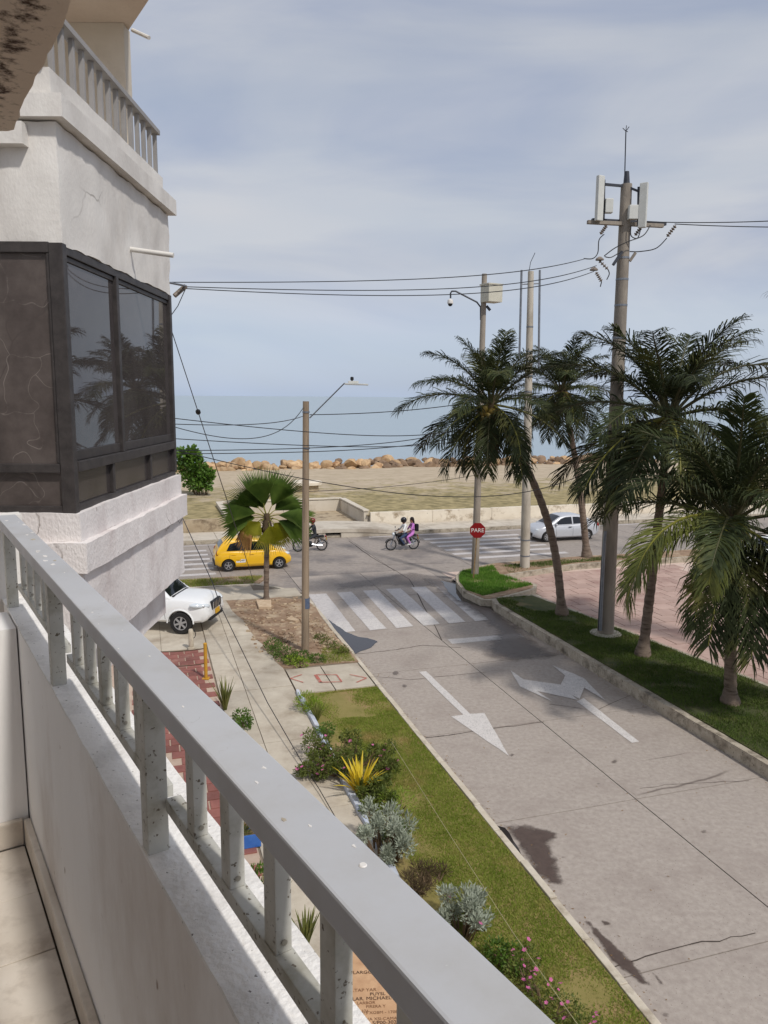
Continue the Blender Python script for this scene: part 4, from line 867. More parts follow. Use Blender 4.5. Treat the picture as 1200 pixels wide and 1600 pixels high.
wire('faint wire across the sea just above the boulders', (DY(250,684,7), DY(748,680,C0.y)), .25, .009)
wire('upper of the two low wires meeting the leaning palm', (DY(270,704,8), DY(748,659,C0.y)), .3, .013); wire('lower of the two low wires meeting the leaning palm', (DY(270,709,8), DY(748,672,C0.y)), .25, .013)
wire('long low wire crossing the beach behind the fan palm', (DY(262,700,8), DY(945,722,Lw)), .8, .012); wire('thin wire crossing the dry grass right of the lamp pole', (DY(476,768,P0.y), DY(745,742,C0.y)), .12, .010)
wire('thin pale cord stretched over the lawn beside the flower bed', [G(612,1160,.9), G(700,1300,.8), G(800,1455,.7), G(930,1640,.7)], 0, .0045, 'wire_pale')

# ================================================================== PALMS
def frond_mesh(th0, droop, L, seed, lm, ll=.95, n=88, rm='rachis'):
    rr = random.Random(seed); b = MB(); k = 22; pts = []; tang = []; p = Vector((0,0,0)); side_c = rr.uniform(-.25, .25)
    for i in range(k+1):
        t = i/k; th = rad(th0)-rad(droop)*t**1.35; th = max(th, rad(-86)); ya = side_c*t*t
        d = Vector((math.cos(th)*math.cos(ya), math.cos(th)*math.sin(ya), math.sin(th))); pts.append(p.copy()); tang.append(d); p = p+d*(L/k)
    b.tube(pts, [.045*(1-t/k)**.8+.006 for t in range(k+1)], 5, 1)
    for i in range(n):
        t = .16+.84*(i+.5)/n; x = t*k; j = min(k-1, int(x)); f = x-j; q = pts[j].lerp(pts[j+1], f); d = tang[j].lerp(tang[j+1], f).normalized()
        sd = d.cross(Vector((0,0,1)));
        if sd.length < .2: sd = Vector((0,1,0))
        sd.normalize(); upv = sd.cross(d).normalized()
        l = ll*(math.sin(math.pi*(.12+.8*t))**.55)
        for s_ in (-1, 1):
            if rr.random() < .05: continue
            le = l*rr.uniform(.8, 1.12); dr = (d*(.5+.55*t)+sd*s_*rr.uniform(.6, 1.05)+upv*rr.uniform(-.1, .4)+Vector((rr.gauss(0,.1), rr.gauss(0,.1), rr.gauss(0,.1)))).normalized()
            g1 = q+dr*le*.45+Vector((0,0,-.02*le)); g2 = q+dr*le*.78+Vector((0,0,-.12*le*rr.uniform(.7,1.2))); g3 = q+dr*le*.93+Vector((0,0,-.34*le*rr.uniform(.6,1.3)))
            wv = d.cross(dr).cross(dr).normalized()*.021 if d.cross(dr).length > .05 else upv*.02
            b.add([q-wv*.5, q+wv*.5, g1+wv, g1-wv, g2+wv*.75, g2-wv*.75, g3], [(0,1,2,3), (3,2,4,5), (5,4,6)], 0)
    me = bpy.data.meshes.new('frond'); me.from_pydata([tuple(v) for v in b.v], [], b.f); me.materials.append(MATS[lm]); me.materials.append(MATS[rm]); me.polygons.foreach_set('material_index', b.m); return me
FM = {}
for key, th0, dr, L in (('up', 78, 46, 3.3), ('hi', 66, 60, 3.6), ('mid', 46, 68, 3.8), ('flat', 20, 64, 3.8), ('low', -14, 52, 3.5), ('hang', -46, 36, 3.3)):
    FM[key] = [frond_mesh(th0, dr, L, 10*i+len(key), 'leaf_palm', rm='rachis' if key in ('low', 'hang') and i else 'rachis_dark') for i in range(2)]
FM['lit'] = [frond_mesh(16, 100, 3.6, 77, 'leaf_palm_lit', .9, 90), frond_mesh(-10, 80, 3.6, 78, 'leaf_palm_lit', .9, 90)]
FM['dry'] = [frond_mesh(-62, 25, 2.6, 91, 'leaf_dry', .5, 60, 'rachis_dark'), frond_mesh(-70, 18, 2.4, 92, 'leaf_dry', .5, 60, 'rachis_dark')]
CN = MB().ball((0,0,0), .12, 9, 7, 0, (1,1,1.25)).build('coconut', 'coconut', smooth=True); CNM = CN.data; bpy.data.objects.remove(CN)
def palm(base, ctr, tr, label, spec, size=1., bend=.0, nuts=8, seed=1, trm='trunk'):
    rr = random.Random(seed); e = empty('coconut_palm', base, label, 'palm tree', 'coconut palms on the median')
    C_ = Vector(ctr); B_ = Vector(base); pts = []; rs = []; n = 46
    for i in range(n+1):
        t = i/n; q = B_.lerp(C_, t); q += (Vector((C_.x-B_.x, C_.y-B_.y, 0))*(-bend*math.sin(math.pi*t))); pts.append(q); rs.append(tr*(1.0-.3*t+.75*max(0, 1-t*14)+.1*(i % 2)))
    MB().tube(pts, rs, 12).build('trunk', trm, e, smooth=True)
    MB().tube([C_-Vector((0,0,.5)), C_-Vector((0,0,.1)), C_+Vector((0,0,.35))], [tr*.75, tr*1.5, tr*.6], 10).build('crown_shaft', 'leaf_dry', e, smooth=True)
    for key, az, sc_ in spec:
        o = bpy.data.objects.new('frond', FM[key][rr.randrange(2)]); col.objects.link(o); o.parent = e; o.location = C_-B_+Vector((math.cos(rad(az)), math.sin(rad(az)), 0))*.06
        o.rotation_euler = (rr.uniform(-.12, .12), rr.uniform(-.1, .1), rad(az)); o.scale = [sc_*size]*3
    for i in range(nuts):
        a = rr.uniform(0, 6.28); o = bpy.data.objects.new('coconut', CNM); col.objects.link(o); o.parent = e; r_ = rr.uniform(.2, .42); o.location = C_-B_+Vector((r_*math.cos(a), r_*math.sin(a), -.12-rr.uniform(0, .4)))
        o.rotation_euler = (rr.uniform(-.6,.6), rr.uniform(-.6,.6), 0)
    return e
def ring(key, n, a0, sc_=1., jit=10): return [(key, a0+360*i/n+random.uniform(-jit, jit), sc_*random.uniform(.9, 1.08)) for i in range(n)]
full = lambda a: ring('up', 3, a+60, 1, 30)+ring('hi', 5, a+20, 1, 16)+ring('mid', 5, a+45, 1, 14)+ring('flat', 5, a+10, 1, 14)+ring('low', 6, a+30, 1, 14)
A0 = G(878, 960, .33); A1 = DY(768, 632, A0.y-.6)
palm(A0, A1, .15, 'leaning coconut palm with a curved trunk and yellow nuts nearest the stop sign', full(15)+ring('hang', 7, 0)+[('dry', 250, .95), ('dry', 275, .9), ('dry', 300, .85), ('dry', 230, .8)], .84, .22, 14, 3)
B0p = G(917, 870, .3); B1p = DY(878, 612, B0p.y); palm(B0p, B1p, .17, 'farthest coconut palm, slim trunk in front of the silver car', full(70)+ring('hang', 5, 40)+ring('dry', 3, 240, .8, 20), .85, .1, 5, 4)
C0p = G(1004, 1024, .33); C1p = DY(1046, 652, C0p.y+.3); palm(C0p, C1p, .15, 'tall coconut palm just right of the antenna pole with spreading upper fronds', full(0)+ring('hang', 4, 200)+[('low', 235, 1.1), ('low', 205, 1.05), ('mid', 15, 1.1)], 1.05, -.05, 12, 5)
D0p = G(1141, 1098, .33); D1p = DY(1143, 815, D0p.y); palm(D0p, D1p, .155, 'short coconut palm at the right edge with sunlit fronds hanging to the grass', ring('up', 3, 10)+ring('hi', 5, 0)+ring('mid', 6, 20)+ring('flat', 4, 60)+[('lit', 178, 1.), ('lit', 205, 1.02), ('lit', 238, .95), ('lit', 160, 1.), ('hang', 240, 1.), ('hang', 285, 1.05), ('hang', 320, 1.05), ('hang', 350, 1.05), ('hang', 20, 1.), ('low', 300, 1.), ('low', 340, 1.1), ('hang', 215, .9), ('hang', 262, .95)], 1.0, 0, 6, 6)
E0p = UV(19.0, 14.6, .02); E1p = DY(1420, 520, E0p.y+1); palm(Vector((E1p.x+.6, E1p.y+.4, .02)), E1p, .15, 'coconut palm beyond the right edge with only a frond tip in view', ring('hi', 3, -30)+ring('mid', 3, -30)+[('mid', 180, 1.)], 1., .05, 4, 8)
# fan palm
def fan_leaf(R, span, m, seed, droop=.25, tip=True):
    rr = random.Random(seed); b = MB(); n = 24; b.tube([Vector((0,0,0)), Vector((.16*R,0,.02)), Vector((.3*R,0,0))], [.024,.018,.012], 6, 1)
    h = Vector((.24*R, 0, 0))
    def pt(r, a, k): x = math.cos(a)*r; y = math.sin(a)*r; return h+Vector((x, y, (.035 if k else -.035)*r/R*3.2-droop*(r/R)**2*R*(.6+.6*abs(math.sin(a)))))
    for i in range(n):
        a0 = rad(-span/2+span*i/n); a1 = rad(-span/2+span*(i+1)/n); am = (a0+a1)/2; Rr = R*rr.uniform(.9, 1.05)
        r1 = .58*R
        b.add([h, pt(r1, a0, 0), pt(r1, am, 1), pt(r1, a1, 0)], [(0,1,2), (0,2,3)], 0)
        tp = pt(Rr, am, 0)-Vector((0,0,.08*R*rr.random())); b.add([pt(r1, a0, 0), pt(r1, am, 1), pt(r1, a1, 0), tp], [(0,3,1), (1,3,2)], 0)
    me = bpy.data.meshes.new('fan_leaf'); me.from_pydata([tuple(v) for v in b.v], [], b.f); me.materials.append(MATS[m]); me.materials.append(MATS['rachis']); me.polygons.foreach_set('material_index', b.m); return me
F0 = G(416, 937, .12); fp = empty('fan_palm', F0, 'fan palm with pleated green and yellowing leaves in front of the taxi', 'palm tree')
F1 = DY(417, 812, F0.y); MB().tube([F0.lerp(F1, i/20) for i in range(21)], [(.12 if i > 14 else .1)+.012*(i % 2)+(.05 if i == 0 else 0) for i in range(21)], 10).build('trunk', 'trunk', fp, smooth=True)
MB().tube([F1-Vector((0,0,.8)), F1-Vector((0,0,.3)), F1+Vector((0,0,.25))], [.13,.2,.1], 9).build('leaf_base', 'leaf_dry', fp, smooth=True)
for k in range(16):
    a_ = k*2.4; z_ = -.75+.05*k; d_ = Vector((math.cos(a_), math.sin(a_), 0)); q_ = F1+Vector((0,0,z_))+d_*.1; MB().tube([q_, q_+d_*.09+Vector((0,0,.12)), q_+d_*.16+Vector((0,0,.2 if k > 8 else .02))], [.03,.022,.012], 5).build('leaf_stub', 'leaf_dry', fp, smooth=True)
FL = {'g': fan_leaf(1.46, 72, 'fan_green', 1, .08), 'g2': fan_leaf(1.3, 84, 'fan_green', 2, .22), 'y': fan_leaf(1.0, 110, 'fan_yellow', 3, .3), 'b': fan_leaf(1.1, 95, 'fan_brown', 4, .4)}
for kk, ang, tilt, zz, s_ in (('g',133,-.1,(.2,-1,.3),1.05), ('g',101,.1,(-.2,-1,.2),1.1), ('g',66,-.1,(-.3,-1,.3),1.08), ('g2',160,.1,(.3,-.5,.8),1.12), ('g2',184,-.1,(0,-.6,.8),1.15), ('b',208,.1,(-.2,-.5,.8),1.15), ('y',216,.5,(-.3,-1,.5),.9), ('g2',12,.1,(0,-.25,1),1.15), ('g2',-14,.1,(.1,-.35,1),1.15), ('y',-38,.2,(.3,-.8,.6),1.05), ('y',-68,.55,(.2,-1,.5),1.15), ('b',-95,.1,(0,-1,.2),.6), ('g2',116,-.55,(.4,-.8,.5),1.), ('g2',40,-.5,(-.4,-.8,.5),1.)):
    a = rad(ang); d = Vector((math.cos(a), -tilt, math.sin(a))).normalized(); zz = Vector(zz); zz = (zz-d*zz.dot(d)).normalized(); M = Matrix((d, zz.cross(d), zz)).transposed()
    o = bpy.data.objects.new('leaf', FL[kk]); col.objects.link(o); o.parent = fp; o.location = F1-F0+Vector((0,0,.1))+d*.1; o.rotation_euler = M.to_euler(); o.scale = [s_]*3
# ================================================================== SHRUBS AND PLANTS
def foliage(b, c, r, n, ls, rr, shell=.55, flat=1., wl=.45, up=.3):
    c = Vector(c)
    for _ in range(n):
        d = Vector((rr.gauss(0,1), rr.gauss(0,1), rr.gauss(0,1)*flat)).normalized(); q = c+Vector((d.x*r[0], d.y*r[1], d.z*r[2]))*(shell+(1-shell)*rr.random())
        ax = (d+Vector((rr.gauss(0,.6), rr.gauss(0,.6), rr.gauss(0,.6)+up))).normalized(); sd = ax.cross(Vector((rr.gauss(0,1), rr.gauss(0,1), rr.gauss(0,1)))).normalized(); l = ls*rr.uniform(.7, 1.3); nn = ax.cross(sd)
        b.add([q, q+ax*l*.5+sd*l*wl*.5+nn*l*.06, q+ax*l, q+ax*l*.5-sd*l*wl*.5+nn*l*.06], [(0,1,2), (0,2,3)])
def bush(name, label, base, clumps, n, ls, m, seed, cat='shrub', wl=.45, flowers=0, fr=.03, stems=True, group=None, shell=.5, up=.3):
    rr = random.Random(seed); base = Vector(base); e = empty(name, base, label, cat, group); b = MB()
    for (dx, dy, dz, rx, ry, rz) in clumps: foliage(b, base+Vector((dx,dy,dz)), (rx,ry,rz), n, ls, rr, shell, 1., wl, up)
    b.build('foliage', m, e, fix=False)
    if stems:
        s_ = MB()
        for (dx, dy, dz, rx, ry, rz) in clumps:
            for _ in range(4):
                tq = base+Vector((dx+rr.uniform(-.5,.5)*rx, dy+rr.uniform(-.5,.5)*ry, dz)); bq = base+Vector((dx*.5+rr.uniform(-.05,.05), dy*.5, -.03)); s_.tube([bq, bq.lerp(tq, .5)+Vector((rr.uniform(-.04,.04), rr.uniform(-.04,.04), 0)), tq], [.012*(1+rz*2), .01*(1+rz), .006], 5)
        s_.build('stem', 'stem', e, fix=False)
    if flowers:
        fm = MB()
        for k in range(5):
            a = k*1.257; d = Vector((math.cos(a), math.sin(a), .3)); sd = Vector((-d.y, d.x, 0)); fm.add([Vector((0,0,0)), d*fr*.7+sd*fr*.5, d*fr*1.2, d*fr*.7-sd*fr*.5], [(0,1,2,3)])
        me = bpy.data.meshes.new('flower'); me.from_pydata([tuple(v) for v in fm.v], [], fm.f); me.materials.append(MATS['pink'])
        for _ in range(flowers):
            cx = rr.choice(clumps); d = Vector((rr.gauss(0,1), rr.gauss(0,1)-.5, abs(rr.gauss(0,1))+.2)).normalized(); o = bpy.data.objects.new('flower', me); col.objects.link(o); o.parent = e
            o.location = Vector((cx[0]+d.x*cx[3], cx[1]+d.y*cx[4], cx[2]+d.z*cx[5]))*1.03; o.rotation_euler = (rr.uniform(-.6,.6), rr.uniform(-.6,.6), rr.uniform(0,6)); o.scale = [rr.uniform(.7, 1.3)]*3
    return e
def spiky(name, label, base, n, L, wdt, m, seed, spread=.9, cat='plant'):
    rr = random.Random(seed); e = empty(name, base, label, cat)
    for i in range(n):
        b = MB(); a = i*2.4+rr.uniform(-.3,.3); lean = spread*(.25+.75*i/n)*rr.uniform(.8,1.15); l = L*rr.uniform(.75, 1.1); pts = []; p = Vector((math.cos(a)*.03, math.sin(a)*.03, 0)); k = 6
        for j in range(k+1):
            t = j/k; th = math.pi/2-lean*(.5+.9*t); d = Vector((math.cos(a)*math.cos(th), math.sin(a)*math.cos(th), math.sin(th))); pts.append((p.copy(), d)); p = p+d*l/k
        sd = Vector((-math.sin(a), math.cos(a), 0))
        V = []; F = []
        for j, (q, d) in enumerate(pts):
            ww = wdt*(math.sin(math.pi*(.18+.8*j/k))**.8); nn = sd.cross(d); V += [q-sd*ww+nn*ww*.35, q, q+sd*ww+nn*ww*.35]
        for j in range(k): F += [(3*j, 3*j+1, 3*j+4, 3*j+3), (3*j+1, 3*j+2, 3*j+5, 3*j+4)]
        b.add(V, F); b.build('leaf', m, e, local=True, fix=False)
    return e
Zg = .09
bush('sea_grape_tree', 'round green tree on the beach half hidden behind the glazed bay', UV(4.4, 59.0, .7), [(-.9,0,1.2,1.0,.9,.8), (-.2,-.2,1.0,.8,.8,.6), (-1.3,.1,2.0,1.0,.9,.8), (-.6,-.2,2.3,.8,.8,.7), (-1.6,0,2.9,1.0,.9,.7), (.1,-.2,1.6,.6,.6,.5), (-.9,-.4,3.2,.6,.6,.5)], 330, .3, 'leaf_seagrape', 5, 'tree', .7, shell=.25)
spiky('yellow_dracaena', 'bright yellow strap leaved plant in the flower bed', G(562, 1243, Zg), 34, .82, .034, 'leaf_yellow', 3, 1.1)
bush('silver_shrub', 'larger silvery grey shrub below the yellow plant', G(600, 1335, Zg), [(0.10,0.24,0.64,0.19,0.19,0.24), (0.35,-0.47,0.47,0.19,0.19,0.23), (0.34,-0.39,0.47,0.12,0.12,0.13), (0.06,-0.49,0.34,0.12,0.12,0.16), (0.22,-0.34,0.64,0.11,0.11,0.12), (-0.31,-0.50,0.68,0.11,0.11,0.11), (0.41,0.37,0.38,0.20,0.20,0.22), (0.15,-0.30,0.72,0.17,0.17,0.23), (0.33,-0.20,0.41,0.11,0.11,0.10), (-0.37,-0.20,0.54,0.09,0.09,0.11), (-0.14,-0.19,0.65,0.14,0.14,0.14), (-0.02,0.20,0.25,0.20,0.20,0.16), (0.21,0.34,0.23,0.18,0.18,0.18), (0.07,-0.49,0.25,0.11,0.11,0.15), (-0.25,0.26,0.71,0.19,0.19,0.19), (-0.12,0.02,0.63,0.10,0.10,0.13), (0.25,0.36,0.24,0.19,0.19,0.17)], 210, .085, 'leaf_silver', 6, wl=.3, up=.9, shell=.2)
bush('silver_shrub', 'smaller silvery grey shrub close to the railing', G(720, 1455, Zg), [(0.26,0.27,0.35,0.12,0.12,0.10), (0.15,-0.02,0.46,0.13,0.13,0.17), (-0.20,0.25,0.45,0.14,0.14,0.15), (0.16,-0.26,0.38,0.18,0.18,0.17), (0.27,0.16,0.49,0.13,0.13,0.11), (0.27,0.26,0.34,0.10,0.10,0.09), (0.12,-0.18,0.53,0.15,0.15,0.14), (0.14,-0.12,0.52,0.19,0.19,0.21), (0.13,0.17,0.48,0.20,0.20,0.16), (-0.12,0.09,0.28,0.15,0.15,0.13), (0.34,0.02,0.21,0.16,0.16,0.16), (-0.27,-0.01,0.22,0.11,0.11,0.15), (0.18,-0.41,0.46,0.09,0.09,0.09)], 200, .08, 'leaf_silver', 7, wl=.3, flowers=4, up=.9, shell=.2)
bush('flowering_shrub', 'pink flowering green shrub above the yellow plant', G(545, 1200, Zg), [(-0.35,-0.52,0.38,0.10,0.10,0.11), (-0.27,-0.66,0.33,0.09,0.09,0.10), (-0.86,-0.61,0.30,0.18,0.18,0.16), (-0.55,0.19,0.48,0.15,0.15,0.16), (0.95,-0.68,0.45,0.12,0.12,0.11), (-0.76,-0.29,0.44,0.11,0.11,0.13), (0.28,-0.19,0.34,0.10,0.10,0.08), (-0.59,0.27,0.30,0.12,0.12,0.14), (-0.09,-0.30,0.43,0.17,0.17,0.16), (0.15,0.04,0.46,0.17,0.17,0.17), (0.96,-0.57,0.30,0.17,0.17,0.15), (-0.02,-0.69,0.38,0.17,0.17,0.20), (0.75,-0.28,0.39,0.16,0.16,0.18), (-0.09,0.51,0.48,0.14,0.14,0.17), (-0.88,0.30,0.38,0.20,0.20,0.26), (-0.43,-0.17,0.38,0.09,0.09,0.10), (-0.66,-0.57,0.17,0.17,0.17,0.15), (-0.50,-0.16,0.45,0.10,0.10,0.11), (0.10,0.58,0.44,0.19,0.19,0.18), (-0.17,-0.21,0.46,0.20,0.20,0.17), (-0.65,-0.40,0.23,0.14,0.14,0.17), (-0.47,-0.74,0.30,0.13,0.13,0.15), (0.91,0.29,0.33,0.16,0.16,0.19), (-0.89,0.60,0.42,0.19,0.19,0.24), (-0.22,-0.15,0.19,0.16,0.16,0.13), (-0.87,-0.44,0.21,0.13,0.13,0.11), (-1.00,-0.52,0.19,0.13,0.13,0.11), (0.75,0.17,0.20,0.12,0.12,0.12), (-0.27,-0.57,0.45,0.20,0.20,0.22), (-0.03,-0.62,0.19,0.13,0.13,0.12), (0.66,-0.51,0.16,0.19,0.19,0.22), (-0.71,0.06,0.16,0.15,0.15,0.21), (0.73,0.29,0.24,0.13,0.13,0.12), (0.54,0.05,0.42,0.13,0.13,0.12)], 230, .06, 'leaf_mid', 8, flowers=30, fr=.034)
bush('flowering_shrub', 'low pink flowering plants at the bottom edge beside the railing', G(850, 1580, Zg), [(-.25,.45,.25,.24,.24,.2), (0,.1,.22,.26,.26,.2), (.25,-.2,.2,.26,.26,.18), (.45,-.5,.2,.24,.24,.16), (-.1,.7,.25,.2,.2,.2)], 330, .045, 'leaf_mid', 9, flowers=34, fr=.026)
bush('green_shrub', 'dark green leafy plant under the silvery shrubs', G(612, 1325, Zg), [(0,-.1,.25,.2,.2,.2), (.15,.05,.3,.18,.18,.18)], 220, .06, 'leaf_green', 10)
bush('green_shrub', 'light green feathery plant behind the silvery shrub', G(628, 1275, Zg), [(0,0,.3,.3,.28,.28), (-.28,.1,.22,.26,.24,.2)], 380, .06, 'leaf_lime', 11, wl=.25)
bush('green_shrub', 'dark green plant between the silvery shrub and the pink flowers', G(800, 1520, Zg), [(0,0,.25,.24,.24,.22), (-.2,.2,.2,.2,.2,.16)], 300, .06, 'leaf_green', 12)
bush('lime_shrub', 'bright lime clump at the head of the flower bed', G(478, 1112, Zg), [(0,0,.25,.3,.28,.28), (.22,-.15,.2,.25,.25,.22)], 520, .09, 'leaf_lime', 13, wl=.2, up=1.2)
spiky('grass_clump', 'striped grassy clump beside the lime shrub', G(496, 1125, Zg), 30, .5, .012, 'leaf_spike', 14, .7)
bush('green_shrub', 'low leafy plants along the edging above the pink shrub', G(502, 1158, Zg), [(0,0,.15,.25,.28,.16), (.1,.35,.14,.22,.25,.14)], 300, .06, 'leaf_green', 15)
bush('weed_patch', 'green weeds growing at the foot of the street lamp pole', G(450, 1030, .12), [(-.35,.4,.18,.35,.3,.2), (-.1,0,.18,.4,.35,.2), (.45,-.15,.15,.35,.3,.16), (-.6,.9,.2,.3,.3,.2), (.2,-.35,.12,.35,.2,.13), (.9,-.2,.1,.3,.25,.12)], 330, .07, 'leaf_green', 16)
bush('weed_patch', 'yellowish weeds mixed in front of the street lamp pole', G(470, 1042, .12), [(0,0,.15,.3,.2,.15), (-.3,.2,.15,.25,.25,.16)], 240, .06, 'leaf_lime', 17)
bush('weed_patch', 'low scattered weeds at the street side of the bare corner', G(520, 1018, .12), [(.1,.2,.08,.35,.3,.08), (-.2,.7,.08,.3,.3,.08), (.3,-.2,.07,.3,.2,.07), (-.5,1.3,.06,.25,.3,.06)], 160, .07, 'leaf_mid', 41)
bush('dry_weeds', 'grey dried weeds left of the street lamp pole', G(446, 1005, .12), [(0,0,.15,.35,.25,.2)], 260, .08, 'leaf_dry', 18, wl=.12, up=1)
spiky('snake_plant', 'tall spiky green plant beside the red tile patio', G(352, 1110, .1), 34, .85, .022, 'leaf_spike', 19, .55)
bush('green_shrub', 'small dark bush below the tall spiky plant', G(378, 1132, .1), [(0,0,.2,.25,.25,.2), (.1,-.25,.15,.2,.2,.16)], 300, .07, 'leaf_green', 20)
bush('green_shrub', 'dark green plant under the railing below the blue planter', G(405, 1400, .1), [(0,0,.3,.25,.25,.25), (.05,-.4,.25,.22,.22,.22)], 320, .08, 'leaf_green', 21)
spiky('snake_plant', 'variegated spiky plant seen between the balusters', G(428, 1425, .1), 24, .6, .02, 'leaf_spike', 22, .6); spiky('snake_plant', 'spiky plant beside the brown board under the railing', G(478, 1480, .1), 26, .6, .02, 'leaf_spike', 23, .6)
bush('green_shrub', 'ragged green plants between the yellow plant and the silvery shrub', G(588, 1262, Zg), [(-0.22,0.37,0.17,0.17,0.17,0.14), (-0.20,0.40,0.20,0.16,0.16,0.17), (-0.04,-0.00,0.20,0.18,0.18,0.15), (-0.21,-0.38,0.22,0.13,0.13,0.18), (-0.10,-0.31,0.22,0.20,0.20,0.17), (0.10,-0.10,0.34,0.13,0.13,0.15), (-0.00,0.12,0.42,0.15,0.15,0.14), (-0.35,0.36,0.29,0.11,0.11,0.15), (0.06,0.18,0.41,0.12,0.12,0.12), (0.30,-0.29,0.38,0.10,0.10,0.12), (0.16,0.36,0.40,0.15,0.15,0.13), (-0.28,0.02,0.30,0.10,0.10,0.13)], 190, .07, 'leaf_mid', 31, shell=.2)
bush('dry_weeds', 'brown dry stems under the larger silvery shrub', G(668, 1388, Zg), [(-0.03,-0.10,0.12,0.19,0.19,0.15), (0.00,0.32,0.11,0.15,0.15,0.18), (-0.32,-0.10,0.24,0.14,0.14,0.17), (-0.24,-0.21,0.11,0.15,0.15,0.20), (0.06,0.22,0.17,0.17,0.17,0.15), (-0.15,0.14,0.24,0.14,0.14,0.12), (-0.16,-0.23,0.15,0.18,0.18,0.16), (0.27,0.30,0.10,0.13,0.13,0.14)], 90, .12, 'leaf_dry', 32, wl=.1, up=1., shell=.1)
# blue planter
Q = G(375, 1320, .12); pq = empty('planter', Q, 'blue painted planter box with leafy plants on the red tiles', 'planter', rz=TH)
for (c_, d_) in (((0,-.16,.13), (.72,.03,.24)), ((0,.16,.13), (.72,.03,.24)), ((-.345,0,.13), (.03,.29,.24)), ((.345,0,.13), (.03,.29,.24))): MB().box(c_, d_).build('side_panel', 'blue_paint', pq, local=True, bev=.004)
MB().box((0,0,.1), (.66,.29,.18)).build('soil', 'soil', pq, local=True)
b = MB(); foliage(b, (0,0,.32), (.32,.14,.16), 260, .12, random.Random(4), .3, 1, .2, 1.2); b.build('foliage', 'leaf_spike', pq, local=True, fix=False)
# painted edging blocks
ed = empty('garden_edging', UV(3.8, 14, .08), 'row of white and pale blue painted blocks edging the flower bed', 'edging')
v = 9.0
while v < 19.6:
    l = random.uniform(.55, .75); P = uvp([(3.74,v), (3.85,v), (3.85,v+l-.03), (3.74,v+l-.03)]); o = MB().prism([q+SV.cross(Vector((0,0,1)))*random.uniform(-.02,.02) for q in P], .05, .22+random.uniform(-.02,.02)).build('edging_block', 'edging', ed, bev=.015); v += l
# brown board with printed lines
z0 = .95; cs = [G(503,1472,z0), G(640,1478,z0), G(690,1640,z0), G(520,1640,z0)]
bo = empty('notice_board', (cs[0]+cs[1]+cs[2]+cs[3])/4, 'brown cardboard sheet with faded printed lines seen under the railing', 'board')
MB().prism(cs, z0-.02, z0).build('sheet', 'cardboard', bo)
for (x, y) in ((530,1500), (640,1500)): q = G(x, y, z0); MB().prism([q+Vector(d) for d in ((-.03,-.03,0), (.03,-.03,0), (.03,.03,0), (-.03,.03,0))], .1, z0-.021).build('leg', 'stem', bo)
for i, (x, y, s_, tx, m) in enumerate(((576,1519,.075,'LARGOWES','ink'), (570,1547,.07,'.TAP YAR','ink_faint'), (590,1553,.07,'PUYSL','ink'), (581,1560,.075,'LAR. MICHAEL','ink'), (572,1567,.06,'LARBOR','ink_faint'), (573,1573,.06,'JAS Y     FIRERA Y','ink_faint'), (568,1580,.06,'- 376','ink_faint'), (590,1582,.06,'- 015 XGBM - 1708','ink_faint'), (590,1592,.06,'NOVA XSI-CAMA','ink_faint'), (592,1598,.07,'S.C. S/P00-302','ink'))):
    q = G(x, y, z0+.004)-bo.location; text('printed_line', tx, s_, Matrix.Translation(q) @ Matrix.Rotation(.06, 4, 'Z'), m, bo, .0006)
# posts and rope by the jeep
q = G(299, 1014, .12); wp = empty('bollard', q, 'stubby white concrete bollard in front of the white jeep', 'bollard'); MB().tube([q, q+Vector((0,0,.62)), q+Vector((0,0,.66))], [.085,.08,.06], 12).build('shaft', 'white_post', wp, smooth=True); MB().lathe(q, [(.13,-.01), (.12,.06), (.085,.08)], 12).build('base', 'white_post', wp, smooth=True)
MB().tube([q+Vector((.06+.09*math.cos(a), 0, .5+.14*math.sin(a))) for a in np.linspace(-2, 2, 12)], .012, 6).build('wire_loop', 'wire', wp)
q2 = G(322, 1060, .12); yp = empty('yellow_post', q2, 'thin yellow metal post at the corner of the red tile patio', 'post'); MB().tube([q2, q2+Vector((0,0,1.02))], .05, 10).build('shaft', 'yellow_post', yp, smooth=True); MB().lathe(q2+Vector((0,0,1.02)), [(.055,0), (.055,.03), (.02,.05)], 10).build('cap', 'yellow_post', yp, smooth=True); MB().box(q2+Vector((0,0,.006)), (.2,.2,.02)).build('base_plate', 'yellow_post', yp)
for z, lb in ((.9, 'upper rope strung from the yellow post across the patio edge'), (.45, 'lower rope strung from the yellow post across the patio edge')):
    o = MB().tube(sag(q2+Vector((0,0,z)), UV(-2.2, 24.3, z), .25), .014, 6).build('rope', 'rope', smooth=True); tag(o, lb, 'rope')
q = G(533, 1015, .12); sb = MB().prism([G(x, y, .13) for x, y in ((447,970), (455,965), (467,971), (462,973))], .13, .2).build('broken_slab', 'rubble'); tag(sb, 'flat broken piece of pale concrete on the bare earth by the lamp pole', 'concrete slab')
sb = MB().prism([G(x, y, .13) for x, y in ((400,941), (424,941), (424,952), (404,952))], .12, .24).build('broken_slab', 'rubble', bev=.02); tag(sb, 'small broken concrete block on the earth below the fan palm', 'concrete slab')
# round concrete table on the beach
tq = UV(12.3, 59.8, .72); rt = empty('round_table', tq, 'round concrete table with a white top on the dry grass', 'table')
MB().lathe(tq, [(.92,0), (.92,.5), (.8,.55)], 24).build('base', 'wall_old', rt, smooth=True); MB().lathe(tq+Vector((0,0,.56)), [(1.2,0), (1.2,.2), (1.12,.24)], 28).build('table_top', 'wall_white', rt, smooth=True)

